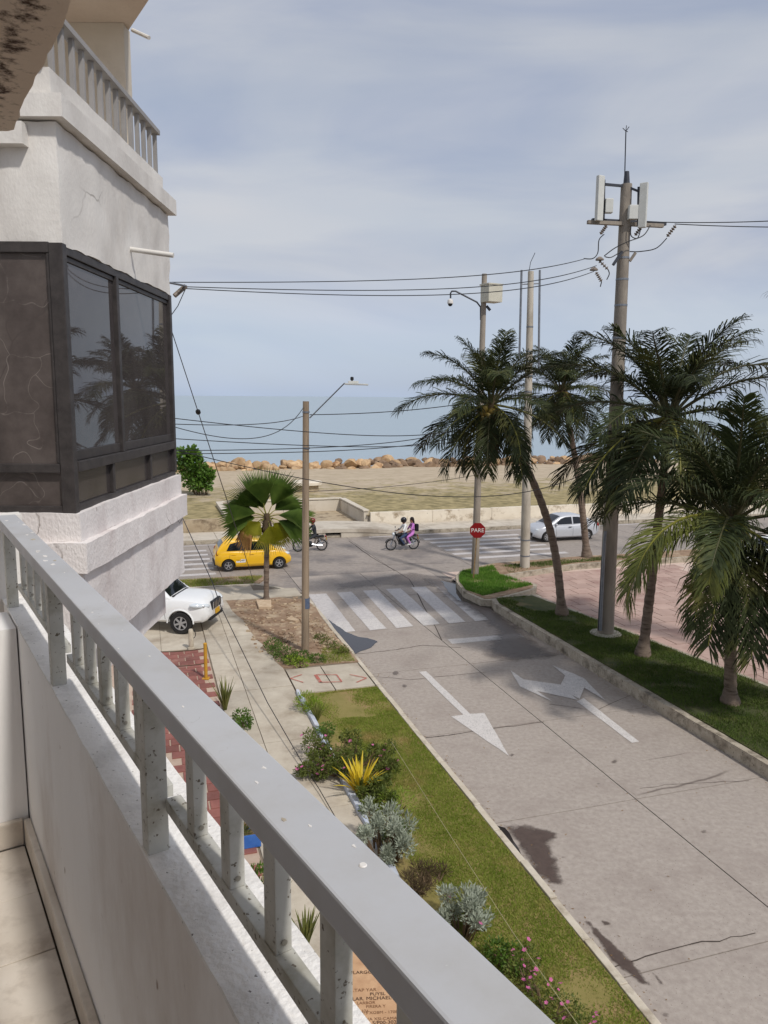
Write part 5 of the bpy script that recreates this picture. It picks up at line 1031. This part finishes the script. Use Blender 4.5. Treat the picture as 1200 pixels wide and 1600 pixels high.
# ================================================================== VEHICLES
def smooth_interp(xs, ys, x): 
    return float(np.interp(x, xs, ys))
def cr(xs, ys):
    xs = np.array(xs, float); ys = np.array(ys, float); m = np.gradient(ys, xs)
    def f(x):
        x = min(max(x, xs[0]), xs[-1]); i = min(len(xs)-2, max(0, int(np.searchsorted(xs, x)-1))); h = xs[i+1]-xs[i]; t = (x-xs[i])/h
        return (2*t**3-3*t*t+1)*ys[i]+(t**3-2*t*t+t)*h*m[i]+(-2*t**3+3*t*t)*ys[i+1]+(t**3-t*t)*h*m[i+1]
    return f
def loft(sections):
    b = MB(); n = len(sections[0])
    for s_ in sections: b.v += [Vector(q) for q in s_]
    for i in range(len(sections)-1):
        for j in range(n): b.f.append((i*n+j, i*n+(j+1) % n, (i+1)*n+(j+1) % n, (i+1)*n+j)); b.m.append(0)
    b.f += [tuple(range(n))[::-1], tuple(range((len(sections)-1)*n, len(sections)*n))]; b.m += [0, 0]; return b
def boolean(o, cutters):
    for c_ in cutters:
        md = o.modifiers.new('cut', 'BOOLEAN'); md.object = c_; md.operation = 'DIFFERENCE'; md.solver = 'EXACT'
    bpy.context.view_layer.update(); dg = bpy.context.evaluated_depsgraph_get(); me = bpy.data.meshes.new_from_object(o.evaluated_get(dg)); o.modifiers.clear(); o.data = me
    for c_ in cutters: bpy.data.objects.remove(c_)
def wheel(e, x, y, r, wd, spokes=5):
    sgn = 1 if y > 0 else -1
    t = MB().lathe((0,0,0), [(r*.62,-wd*.5), (r*.93,-wd*.5), (r,-wd*.36), (r,wd*.36), (r*.93,wd*.5), (r*.62,wd*.5)], 28, axis='y', cap=False); w_ = bpy.data.objects.new('wheel', None); col.objects.link(w_); w_.parent = e; w_.location = (x, y, r)
    t.build('tyre', 'tyre', w_, local=True, smooth=True)
    d = MB().lathe((0,0,0), [(r*.63,-wd*.3), (r*.63,wd*.3)], 24, axis='y').build('wheel_well', 'black_plastic', w_, local=True)
    m = MB(); yo = sgn*wd*.42; m.lathe((0,yo,0), [(r*.55,-.01), (r*.66,-.012), (r*.66,.012), (r*.55,.01)], 24, axis='y', cap=False); m.lathe((0,yo,0), [(r*.16,-.015), (r*.16,.02)], 12, axis='y')
    for k in range(spokes):
        a = 2*math.pi*k/spokes+.3; c_ = Vector((math.cos(a)*r*.36, yo, math.sin(a)*r*.36)); m.box(c_, (r*.5, .022, r*.17), 0, Matrix.Rotation(-a, 3, 'Y'))
    m.build('rim', 'rim', w_, local=True, fix=False)
def car(name, label, cat, P):
    e = empty(name, (0,0,0), label, cat); W = P['W']/2; L0, L1 = P['x0'], P['x1']; zt = cr(*P['top']); zb = cr(*P['bot']); hw = cr(*P['hw'])
    xs = sorted(set(list(np.linspace(L0, L1, 46))+[L0+.02, L0+.06, L1-.02, L1-.06])); secs = []
    for x in xs:
        w_, t, o = hw(x)*W, zt(x), zb(x); sh = P.get('shoulder', .1); half = [(w_*.55, o), (w_*.9, o+.015), (w_*.975, o+.09), (w_*1.0, o+(t-o)*.45), (w_*.995, o+(t-o)*.62), (w_*.965, t-sh*.75), (w_*.93, t-sh*.3), (w_*.84, t-.012), (w_*.45, t+P.get('crown', .02))]
        secs.append([(x, -y, z) for y, z in half]+[(x, y, z) for y, z in half[::-1]])
    body = loft(secs).build('body', P['paint'], e, local=True); r = P['r']; cut = []
    for x in P['axles']:
        for s_ in (-1, 1): cut.append(MB().lathe((x, s_*W, r*1.0), [(r*1.17,-.32), (r*1.17,.32)], 32, axis='y').build('cut', 'seam', None))
    body.data.materials.append(MATS['black_plastic']); boolean(body, cut); shade(body.data, 32)
    for x in P['axles']:
        for s_ in (-1, 1): wheel(e, x, s_*(W-.115), r, P.get('tw', .2), P.get('spokes', 5))
    MB().box(((L0+L1)/2, 0, P['bot'][1][len(P['bot'][1])//2]+.05), (L1-L0-1.0, 2*W-.5, .1)).build('underbody', 'black_plastic', e, local=True)
    # greenhouse
    rx, rz = P['roof']; zr = cr(rx, rz); wb, wr_, zbelt, zmax = P['cab']; xs = np.linspace(rx[0], rx[-1], 34); secs = []
    def cw(z): return wb-(wb-wr_)*max(0, min(1.05, (z-zbelt)/(zmax-zbelt)))
    for x in xs:
        t = max(zr(x), zbelt+.004); h = t-zbelt; a = min(.09, h*.45); half = [(wb, zbelt-.1), (wb, zbelt), (cw(zbelt+(h-a)*.5), zbelt+(h-a)*.5), (cw(t-a), t-a), (cw(t-a*.35)*.965, t-a*.35), (cw(t)*.88, t-.004), (cw(t)*.4, t+.012)]
        secs.append([(x, -y, z) for y, z in half]+[(x, y, z) for y, z in half[::-1]])
    loft(secs).build('cabin', P['paint'], e, local=True, smooth=True)
    for poly in P['side_windows']:
        for s_ in (-1, 1):
            V = [Vector((x, s_*(cw(z)+.006), z)) for x, z in poly]; n = len(V); b = MB().add(V+[q-Vector((0, s_*.03, 0)) for q in V], [tuple(range(n)), tuple(range(n, 2*n))[::-1]]+[(i, (i+1) % n, n+(i+1) % n, n+i) for i in range(n)]); b.build('side_window', 'car_glass', e, local=True)
    for nm, x0, x1 in P['screens']:
        b = MB(); k = 8
        for i in range(k+1):
            x = x0+(x1-x0)*i/k; t = zr(x); c_ = cw(t)
            for y in (-.86, -.4, 0, .4, .86): b.v.append(Vector((x, y*c_, t+.009+(.014 if abs(y) < .5 else -.004))))
        for i in range(k):
            for j in range(4): b.f.append((i*5+j, i*5+j+1, i*5+j+6, i*5+j+5)); b.m.append(0)
        o = b.build(nm, 'car_glass', e, local=True, smooth=True, fix=False)
    for x in P['mirrors']:
        for s_ in (-1, 1): MB().ball((x, s_*(wb+.09), zbelt+.05), .09, 10, 8, 0, (.7,1,.75)).build('mirror', P.get('mirror_m', P['paint']), e, local=True, smooth=True)
    for (x0, z0, x1, z1) in P['seams']:
        for s_ in (-1, 1):
            k = 6; pts = []
            for i in range(k+1):
                x = x0+(x1-x0)*i/k; z = z0+(z1-z0)*i/k; o, t = zb(x), zt(x); f = (z-o)/(t-o); y = np.interp(f, [0,.1,.45,.62,.85,.95,1], [.93,.975,1,.995,.965,.93,.84])*hw(x)*W; pts.append(Vector((x, s_*(y+.001), z)))
            MB().tube(pts, .006, 5).build('door_seam', 'seam', e, local=True, fix=False)
    for (x, z) in P['handles']:
        for s_ in (-1, 1): MB().box((x, s_*(W*1.0-.002), z), (.2,.03,.035)).build('door_handle', P.get('handle_m', P['paint']), e, local=True, bev=.006)
    return e
def at_ground(e, px, x_loc, y_loc, az, z=0.):      # put the wheel contact (x_loc, y_loc) on the ground seen at px; az: heading clockwise from +Y
    rz = math.pi/2-rad(az); e.rotation_euler = (0, 0, rz); q = G(px[0], px[1], z); c_, s_ = math.cos(rz), math.sin(rz); e.location = (q.x-(c_*x_loc-s_*y_loc), q.y-(s_*x_loc+c_*y_loc), z)
# taxi
tx = car('taxi', 'yellow hatchback taxi with a plate number sticker, on the beach road', 'taxi', dict(W=1.6, x0=-1.8, x1=1.8, r=.29, axles=(-1.2, 1.2), paint='taxi_yellow', tw=.18,
    top=([-1.8,-1.72,-1.5,-.5,.6,1.0,1.4,1.68,1.8], [.82,.93,.96,.95,.93,.93,.84,.7,.56]), bot=([-1.8,-1.6,-1,1,1.6,1.8], [.34,.24,.2,.2,.22,.3]), hw=([-1.8,-1.65,-1.2,0,1.2,1.6,1.8], [.83,.94,1,1,1,.92,.74]),
    roof=([-1.72,-1.6,-1.35,-.8,0,.45,.8,1.12], [.96,1.16,1.42,1.5,1.5,1.42,1.22,.95]), cab=(.75,.585,.94,1.5), side_windows=[[(-1.28,.985), (-1.1,1.3), (-.75,1.38), (-.42,1.395), (-.42,.975)], [(-.34,.975), (-.34,1.395), (.15,1.37), (.42,1.29), (.82,.985)]],
    screens=[('windscreen', .5, 1.08), ('rear_window', -1.62, -1.42)], mirrors=(.72,), seams=[(-.38,.3,-.38,.93), (.72,.3,.78,.92), (-1.15,.62,-1.1,.92), (-1.0,.32,.72,.3)], handles=((-.95,.8), (-.1,.8))))
for s_ in (-1, 1):
    MB().ball((1.55, s_*.58, .72), .17, 10, 8, 0, (1.1,.75,.5)).build('headlight', 'headlight', tx, local=True, smooth=True); MB().ball((-1.68, s_*.64, .86), .17, 10, 8, 0, (.45,.55,.95)).build('taillight', 'taillight', tx, local=True, smooth=True)
MB().box((1.76,0,.45), (.1,.9,.16)).build('grille', 'black_plastic', tx, local=True, bev=.02); MB().box((-1.8,0,.36), (.08,1.2,.16)).build('rear_bumper', 'black_plastic', tx, local=True, bev=.02)
MB().box((-.15,0,1.545), (.3,.6,.1)).build('roof_sign', 'car_white', tx, local=True, bev=.02)
for s_ in (-1, 1):
    stk = MB().box((-.62, s_*.805, .5), (.44,.012,.16)).build('plate_sticker', 'sign_white', tx, local=True)
    text('lettering', 'TPQ487', .12, Matrix.Translation((-.62, s_*.8125, .515)) @ Matrix.Rotation(math.pi if s_ > 0 else 0, 4, 'Z') @ Matrix.Rotation(rad(90), 4, 'X'), 'wire', stk, .0008)
at_ground(tx, (357, 893), -1.2, -.7, 73)
# white jeep
jp = car('jeep', 'large white jeep parked under the glazed bay, nose to the street', 'jeep', dict(W=1.88, x0=-2.35, x1=2.35, r=.385, axles=(-1.4, 1.4), paint='car_white', tw=.25, spokes=6, shoulder=.13, crown=.03,
    top=([-2.35,-2.2,-1,0,.8,1.2,1.7,2.05,2.2,2.3,2.35], [1.08,1.18,1.2,1.2,1.21,1.21,1.19,1.14,1.08,.96,.74]), bot=([-2.35,-2,-1,1,2,2.25,2.35], [.55,.42,.38,.38,.4,.45,.56]), hw=([-2.35,-2.1,-1.4,0,1.4,1.9,2.15,2.28,2.35], [.86,.95,1,.97,1,.985,.93,.85,.76]),
    roof=([-2.2,-2.1,-1.95,-1,0,.35,.7,1.02], [1.2,1.55,1.8,1.87,1.85,1.78,1.5,1.21]), cab=(.86,.68,1.2,1.87), side_windows=[[(-1.95,1.25), (-1.85,1.68), (-1.2,1.74), (-1.2,1.25)], [(-1.12,1.25), (-1.12,1.74), (-.3,1.75), (-.3,1.25)], [(-.22,1.25), (-.22,1.75), (.25,1.72), (.78,1.25)]],
    screens=[('windscreen', .38, .98), ('rear_window', -2.17, -2.0)], mirrors=(.75,), seams=[(-.26,.5,-.26,1.18), (.85,.5,.8,1.18), (-1.15,.9,-1.1,1.18)], handles=((-.95,1.0), (-.05,1.0))))
for s_ in (-1, 1):
    o = MB().ball((0,0,0), 1, 16, 10, 0, (.36,.13,.1)).build('headlight', 'headlight', jp, local=True, smooth=True); o.location = (2.05, s_*.80, .99); o.rotation_euler = (0, .12, s_*-.62)
    l_ = MB().ball((0,0,0), .07, 10, 8).build('headlight_lens', 'chrome', o, local=True, smooth=True); l_.location = (.1, s_*.06, 0)
    MB().tube([Vector((1.4+.47*math.cos(a_), s_*.945, .385+.47*math.sin(a_))) for a_ in np.linspace(0.0, 3.14, 14)], .025, 6).build('arch_trim', 'car_white', jp, local=True, smooth=True)
    MB().lathe((2.16, s_*.72, .62), [(.075,-.05), (.075,.05)], 14, axis='y', R=Matrix.Rotation(s_*-1.0, 3, 'Z')).build('fog_lamp', 'chrome', jp, local=True); MB().box((-2.3, s_*.8, 1.0), (.1,.16,.34)).build('taillight', 'taillight', jp, local=True, bev=.02)
gr = MB().box((2.3,0,.9), (.12,.86,.3)).build('grille', 'black_plastic', jp, local=True, bev=.03)
for k in range(6): MB().box((2.37,-.36+.144*k,.9), (.03,.04,.26)).build('grille_bar', 'chrome', gr, local=True)
MB().box((2.28,0,.5), (.16,1.2,.14)).build('lower_intake', 'black_plastic', jp, local=True, bev=.03); MB().box((2.385,0,.66), (.03,.36,.17)).build('licence_plate', 'plate', jp, local=True)
MB().box((.98,0,1.23), (.18,1.3,.03)).build('wiper_cowl', 'black_plastic', jp, local=True)
at_ground(jp, (284, 990), 1.4, -.85, 98, .12)
# silver sedan and a second one
SD = dict(W=1.72, x0=-2.1, x1=2.1, r=.31, axles=(-1.28, 1.32), paint='car_silver', tw=.19, spokes=7,
    top=([-2.1,-2.02,-1.8,-1.2,0,.8,1.2,1.7,2.0,2.1], [.86,.98,1.03,1.0,.95,.94,.94,.84,.7,.56]), bot=([-2.1,-1.8,-1,1,1.8,2.1], [.4,.26,.22,.22,.22,.32]), hw=([-2.1,-1.9,-1.3,0,1.3,1.8,2.0,2.1], [.82,.93,1,.98,1,.93,.82,.7]),
    roof=([-1.85,-1.5,-1.05,-.4,.1,.4,.8,1.22], [1.02,1.22,1.43,1.5,1.49,1.43,1.22,.95]), cab=(.79,.6,.95,1.5), side_windows=[[(-1.3,1.03), (-1.02,1.3), (-.72,1.385), (-.36,1.4), (-.36,1.0)], [(-.28,1.0), (-.28,1.4), (.12,1.385), (.42,1.3), (.86,.99)]],
    screens=[('windscreen', .4, 1.16), ('rear_window', -1.75, -1.1)], mirrors=(.78,), mirror_m='car_silver', seams=[(-.32,.32,-.32,.96), (.75,.32,.8,.94), (-1.1,.6,-1.05,.98)], handles=((-.95,.86), (-.12,.84)), handle_m='black_plastic')
def sedan(label, paint):
    s = car('sedan', label, 'car', dict(SD, paint=paint, mirror_m=paint))
    for s_ in (-1, 1): MB().ball((1.82, s_*.62, .7), .18, 10, 8, 0, (1.,.8,.5)).build('headlight', 'headlight', s, local=True, smooth=True); MB().ball((-2.0, s_*.66, .88), .17, 10, 8, 0, (.6,.6,.8)).build('taillight', 'taillight', s, local=True, smooth=True)
    MB().box((2.06,0,.42), (.12,.95,.18)).build('grille', 'black_plastic', s, local=True, bev=.03); MB().box((2.13,0,.56), (.02,.33,.15)).build('licence_plate', 'plate', s, local=True); return s
sd1 = sedan('silver grey sedan driving along the beach road behind the palms', 'car_silver'); at_ground(sd1, (854, 847), 1.32, .75, 253)
sd2 = sedan('white car mostly hidden behind the short palm at the right edge', 'car_white'); at_ground(sd2, (1190, 893), 1.32, .75, 253, 0)
# motorcycles
def moto(name, label, mats):
    e = empty(name, (0,0,0), label, 'motorcycle')
    for x in (-.62, .66):
        w_ = bpy.data.objects.new('wheel', None); col.objects.link(w_); w_.parent = e; w_.location = (x, 0, .31); m = MB()
        k = 28; R_ = .275; 
        for i in range(k):
            for j in range(8): a = 2*math.pi*i/k; c_ = 2*math.pi*j/8; r_ = R_+.036*math.cos(c_); m.v.append(Vector((r_*math.cos(a), .04*math.sin(c_), r_*math.sin(a))))
        for i in range(k):
            for j in range(8): m.f.append((i*8+j, i*8+(j+1) % 8, ((i+1) % k)*8+(j+1) % 8, ((i+1) % k)*8+j)); m.m.append(0)
        m.build('tyre', 'tyre', w_, local=True, smooth=True); m = MB(); m.lathe((0,0,0), [(.232,-.02), (.245,-.02), (.245,.02), (.232,.02)], 28, axis='y', cap=False); m.lathe((0,0,0), [(.05,-.06), (.05,.06)], 12, axis='y')
        for i in range(10): a = 2*math.pi*i/10; m.tube([Vector((.04*math.cos(a), .03*(-1)**i, .04*math.sin(a))), Vector((.235*math.cos(a+.15), 0, .235*math.sin(a+.15)))], .006, 4)
        m.build('rim', 'chrome', w_, local=True, fix=False)
    for s_ in (-1, 1):
        f = MB(); f.tube([Vector((.66, s_*.075, .31)), Vector((.5, s_*.075, .72)), Vector((.42, s_*.075, .95))], .022, 8); f.build('fork', 'chrome', e, local=True, smooth=True); f = MB(); f.tube([Vector((-.62, s_*.1, .31)), Vector((-.2, s_*.1, .36)), Vector((.0, s_*.08, .42))], .02, 6); f.build('swingarm', 'chrome', e, local=True, smooth=True); f = MB(); f.tube([Vector((-.58, s_*.12, .36)), Vector((-.45, s_*.11, .68))], .03, 8)
        f.build('shock_absorber', 'chrome', e, local=True, smooth=True)
    f = MB()
    for s_ in (-1, 1): f.tube([Vector((.42,0,.88)), Vector((.3, s_*.06, .55)), Vector((.12, s_*.1, .3)), Vector((-.2, s_*.1, .34)), Vector((-.3, s_*.1, .66)), Vector((-.75, s_*.1, .74))], .018, 6)
    f.tube([Vector((.42,0,.88)), Vector((.1,0,.74)), Vector((-.3,0,.68))], .025, 6); f.build('frame', 'black_plastic', e, local=True, smooth=True)
    b = MB(); b.box((.08,0,.42), (.3,.22,.22)); b.box((.16,0,.58), (.16,.15,.16), 0, Matrix.Rotation(.4, 3, 'Y')); b.lathe((.02,-.13,.4), [(.09,-.02), (.09,.02)], 12, axis='y'); b.lathe((.02,.13,.4), [(.09,-.02), (.09,.02)], 12, axis='y'); b.build('engine', 'dark_metal', e, local=True)
    MB().ball((.14,0,.83), .2, 14, 10, 0, (1.35,.72,.62)).build('fuel_tank', mats, e, local=True, smooth=True)
    MB().hexa([Vector(q) for q in ((-.75,-.11,.76), (-.1,-.1,.72), (-.1,.1,.72), (-.75,.11,.76), (-.72,-.12,.86), (-.1,-.13,.8), (-.1,.13,.8), (-.72,.12,.86))]).build('seat', 'black_plastic', e, local=True, bev=.03)
    MB().tube([Vector((.3, -.36, 1.0)), Vector((.38, -.2, 1.04)), Vector((.42, 0, .98)), Vector((.38, .2, 1.04)), Vector((.3, .36, 1.0))], .015, 8).build('handlebar', 'chrome', e, local=True, smooth=True)
    hl = MB().ball((.53,0,.88), .1, 12, 8, 0, (.8,1,1)).build('headlight', 'headlight', e, local=True, smooth=True); MB().lathe((.47,0,.88), [(.105,-.07), (.105,.02)], 14, axis='z', R=Matrix.Rotation(rad(90), 3, 'Y')).build('headlight_shell', 'black_plastic', hl, local=True)
    for s_ in (-1, 1): MB().tube([Vector((.36, s_*.25, 1.04)), Vector((.34, s_*.3, 1.2))], .008, 5).build('mirror_stem', 'chrome', e, local=True); MB().ball((.34, s_*.32, 1.22), .06, 8, 6, 0, (.35,1,.7)).build('mirror', 'black_plastic', e, local=True)
    MB().tube([Vector((.2,-.1,.42)), Vector((.22,-.14,.3)), Vector((-.1,-.16,.26)), Vector((-.45,-.17,.32)), Vector((-.8,-.18,.42))], [.02,.022,.025,.045,.045], 10).build('exhaust', 'chrome', e, local=True, smooth=True)
    for x, a0, a1 in ((.66, 20, 150), (-.62, 40, 175)):
        m = MB(); k = 10
        for i in range(k+1):
            a = rad(a0+(a1-a0)*i/k)
            for y in (-.06, .06): m.v.append(Vector((x+.35*math.cos(a), y, .31+.35*math.sin(a))))
        for i in range(k): m.f.append((2*i, 2*i+1, 2*i+3, 2*i+2)); m.m.append(0)
        o = m.build('mudguard', mats, e, local=True, smooth=True, fix=False); md = o.modifiers.new('thick', 'SOLIDIFY'); md.thickness = .008
    MB().box((-.82,0,.78), (.06,.16,.07)).build('taillight', 'taillight', e, local=True, bev=.01); MB().box((-.86,0,.64), (.015,.2,.14)).build('licence_plate', 'plate', e, local=True)
    return e
def person(label, J, R_, mats, regions, cat='person'):
    """J: joint positions; bones list; grows one continuous skin; regions colour it bone by bone"""
    names = list(J); idx = {n: i for i, n in enumerate(names)}
    me = bpy.data.meshes.new('person'); E_ = [(idx[a], idx[b]) for a, b, _ in regions]; me.from_pydata([tuple(J[n]) for n in names], E_, [])
    o = link('person', me); sk = o.modifiers.new('skin', 'SKIN'); sk.use_smooth_shade = True
    for n in names: d = me.skin_vertices[0].data[idx[n]]; r = R_[n]; d.radius = r if isinstance(r, tuple) else (r, r); d.use_root = n == 'pelvis'
    ss_ = o.modifiers.new('sub', 'SUBSURF'); ss_.levels = 2; ss_.render_levels = 2
    bpy.context.view_layer.update(); dg = bpy.context.evaluated_depsgraph_get(); m2 = bpy.data.meshes.new_from_object(o.evaluated_get(dg)); o.modifiers.clear(); o.data = m2
    m2.materials.clear()
    for m in mats: m2.materials.append(MATS[m])
    segs = [(Vector(J[a]), Vector(J[b]), r) for a, b, r in regions]
    for p in m2.polygons:
        best = 9; bi = 0
        for a, b, r in segs:
            ab = b-a; t = max(0, min(1, (p.center-a).dot(ab)/max(1e-9, ab.length_squared))); d = (p.center-(a+ab*t)).length
            if d < best: best = d; bi = r
        p.material_index = bi; p.use_smooth = True
    return tag(o, label, cat)
def rider_joints(hx, hz, lean, hand, knee, foot, hw=.17, headfwd=.06):
    V_ = Vector; J = {'pelvis': V_((hx,0,hz))}; R_ = {'pelvis': (.15,.12)}
    J['waist'] = V_((hx+lean*.35,0,hz+.2)); R_['waist'] = (.135,.1); J['chest'] = V_((hx+lean*.8,0,hz+.42)); R_['chest'] = (.165,.115); J['neck'] = V_((hx+lean*1.0+.01,0,hz+.57)); R_['neck'] = .055
    J['jaw'] = V_((hx+lean*1.0+headfwd,0,hz+.655)); R_['jaw'] = (.07,.075); J['head'] = V_((hx+lean+headfwd-.01,0,hz+.74)); R_['head'] = (.08,.092); J['crown'] = V_((hx+lean+headfwd-.02,0,hz+.81)); R_['crown'] = .06
    J['nose'] = V_((hx+lean+headfwd+.095,0,hz+.70)); R_['nose'] = .014
    reg = [('pelvis','waist','top'), ('waist','chest','top'), ('chest','neck','top'), ('neck','jaw','skin'), ('jaw','head','skin'), ('head','crown','skin'), ('jaw','nose','skin')]
    for s_, t in ((-1,'r'), (1,'l')):
        J['sh'+t] = V_((hx+lean*.9, s_*.19, hz+.5)); R_['sh'+t] = .062; H_ = V_((hand[0], s_*hand[1], hand[2])); J['el'+t] = (J['sh'+t]+H_)/2+V_((-.03, s_*.07, -.1)); R_['el'+t] = .046; J['wr'+t] = H_+V_((-.07,0,.0)); R_['wr'+t] = .032; J['pa'+t] = H_; R_['pa'+t] = (.036,.022)
        reg += [('chest','sh'+t,'top'), ('sh'+t,'el'+t,'sleeve'), ('el'+t,'wr'+t,'fore'), ('wr'+t,'pa'+t,'hand')]
        for k in range(4):
            a = J['pa'+t]+V_((.03, (k-1.5)*.02, .008-.003*abs(k-1.5))); J['f%d'%k+t] = a; R_['f%d'%k+t] = .010; J['g%d'%k+t] = a+V_((.028+.006*(k in (1,2)), 0, -.022)); R_['g%d'%k+t] = .0085; J['h%d'%k+t] = a+V_((.018,0,-.05)); R_['h%d'%k+t] = .007; reg += [('pa'+t,'f%d'%k+t,'hand'), ('f%d'%k+t,'g%d'%k+t,'hand'), ('g%d'%k+t,'h%d'%k+t,'hand')]
        J['th'+t] = J['pa'+t]+V_((-.01, -s_*.045, -.015)); R_['th'+t] = .011; J['ti'+t] = J['th'+t]+V_((.03, -s_*.008, -.03)); R_['ti'+t] = .008; reg += [('pa'+t,'th'+t,'hand'), ('th'+t,'ti'+t,'hand')]
        J['hip'+t] = V_((hx+.03, s_*.1, hz-.03)); R_['hip'+t] = .095; J['kn'+t] = V_((knee[0], s_*knee[1], knee[2])); R_['kn'+t] = .066; J['an'+t] = V_((foot[0], s_*foot[1], foot[2]+.08)); R_['an'+t] = .045; J['he'+t] = V_((foot[0]-.03, s_*foot[1], foot[2]+.03)); R_['he'+t] = .042; J['to'+t] = V_((foot[0]+.17, s_*foot[1], foot[2]+.01)); R_['to'+t] = .034
        reg += [('pelvis','hip'+t,'leg'), ('hip'+t,'kn'+t,'leg'), ('kn'+t,'an'+t,'shin'), ('an'+t,'he'+t,'foot'), ('he'+t,'to'+t,'foot')]
    return J, R_, reg
def dress(reg, mp_): return [(a, b, mp_[r]) for a, b, r in reg]
def face(o, h, m='black_plastic'):
    for s_ in (-1, 1): MB().ball(h+Vector((.085, s_*.032, .01)), .011, 8, 6).build('eye', m, o, local=True)
    MB().box(h+Vector((.088, 0, -.085)), (.012,.045,.01)).build('mouth', 'helmet_red', o, local=True)
    for s_ in (-1, 1): MB().ball(h+Vector((-.0, s_*.085, -.01)), .03, 8, 6, 0, (.7,.35,1)).build('ear', 'skin', o, local=True, smooth=True)
def helmet(o, h, m):
    e = MB(); e.ball(h+Vector((-.005,0,.03)), .145, 16, 12, 0, (1.05,.92,1)); ob = e.build('helmet', m, o, local=True, smooth=True)
    bm = bmesh.new(); bm.from_mesh(ob.data)
    bmesh.ops.delete(bm, geom=[f for f in bm.faces if (f.calc_center_median()-h).x > .05 and -.12 < (f.calc_center_median()-h).z < .03 or (f.calc_center_median()-h).z < -.095], context='FACES'); bm.to_mesh(ob.data); bm.free()
    md = ob.modifiers.new('thick', 'SOLIDIFY'); md.thickness = .02; md.offset = 1
    v_ = MB(); k = 9
    for i in range(k):
        a = rad(-62+124*i/(k-1))
        for z in (-.07, .04): v_.v.append(h+Vector((.152*math.cos(a)-.0, .137*math.sin(a), z)))
    for i in range(k-1): v_.f.append((2*i, 2*i+1, 2*i+3, 2*i+2)); v_.m.append(0)
    v_.build('visor', 'car_glass', ob, local=True, smooth=True, fix=False)
def place(objs, px, az, x_loc=.66):
    for o in objs: at_ground(o, px, x_loc, 0, az)
m1 = moto('motorcycle', 'black motorcycle with one rider beside the taxi bonnet', 'black_plastic')
J, R_, reg = rider_joints(-.28, .88, .12, (.3,.34,1.03), (.2,.24,.68), (-.02,.2,.27))
p1 = person('person in dark riding clothes and a red helmet on a black motorcycle', J, R_, ['dark_cloth','skin','black_plastic'], dress(reg, dict(top=0, skin=1, sleeve=0, fore=0, hand=2, leg=0, shin=0, foot=2)))
face(p1, J['head']); helmet(p1, J['head'], 'helmet_red'); place((m1, p1), (466, 862), 254)
m2 = moto('motorcycle', 'black motorcycle carrying two people across the junction', 'black_plastic')
J, R_, reg = rider_joints(-.16, .87, .08, (.3,.34,1.03), (.22,.23,.68), (-.02,.2,.27))
p2 = person('person in a white shirt and black helmet steering the motorcycle with a passenger', J, R_, ['shirt_white','skin','jeans','black_plastic'], dress(reg, dict(top=0, skin=1, sleeve=0, fore=1, hand=1, leg=2, shin=2, foot=3)))
face(p2, J['head']); helmet(p2, J['head'], 'helmet_black')
J, R_, reg = rider_joints(-.56, .91, .03, (-.18,.2,1.02), (-.16,.25,.72), (-.34,.24,.30))
p3 = person('person in purple with long dark hair riding behind the white shirted driver', J, R_, ['dress_purple','skin','shoe'], dress(reg, dict(top=0, skin=1, sleeve=0, fore=1, hand=1, leg=0, shin=0, foot=2)))
face(p3, J['head']); h = J['head']; hr = MB(); hr.ball(h+Vector((-.03,0,.03)), .115, 14, 10, 0, (1,.95,1)); hr.tube([h+Vector((-.07,0,0)), h+Vector((-.1,0,-.12)), h+Vector((-.12,0,-.26)), h+Vector((-.12,0,-.36))], [.08,.075,.055,.02], 10); hr.build('hair', 'hair', p3, local=True, smooth=True)
bp_ = empty('backpack', (0,0,0), 'black backpack worn by the passenger in purple', 'backpack'); MB().box((-.78,0,1.2), (.18,.28,.4)).build('bag_body', 'bag', bp_, local=True, bev=.06)
for s_ in (-1, 1): MB().tube([Vector((-.69, s_*.1, 1.4)), Vector((-.53, s_*.13, 1.475)), Vector((-.415, s_*.13, 1.36)), Vector((-.47, s_*.15, 1.16)), Vector((-.68, s_*.12, 1.06))], .016, 6).build('strap', 'bag', bp_, local=True)
place((m2, p2, p3, bp_), (611, 860), 254)
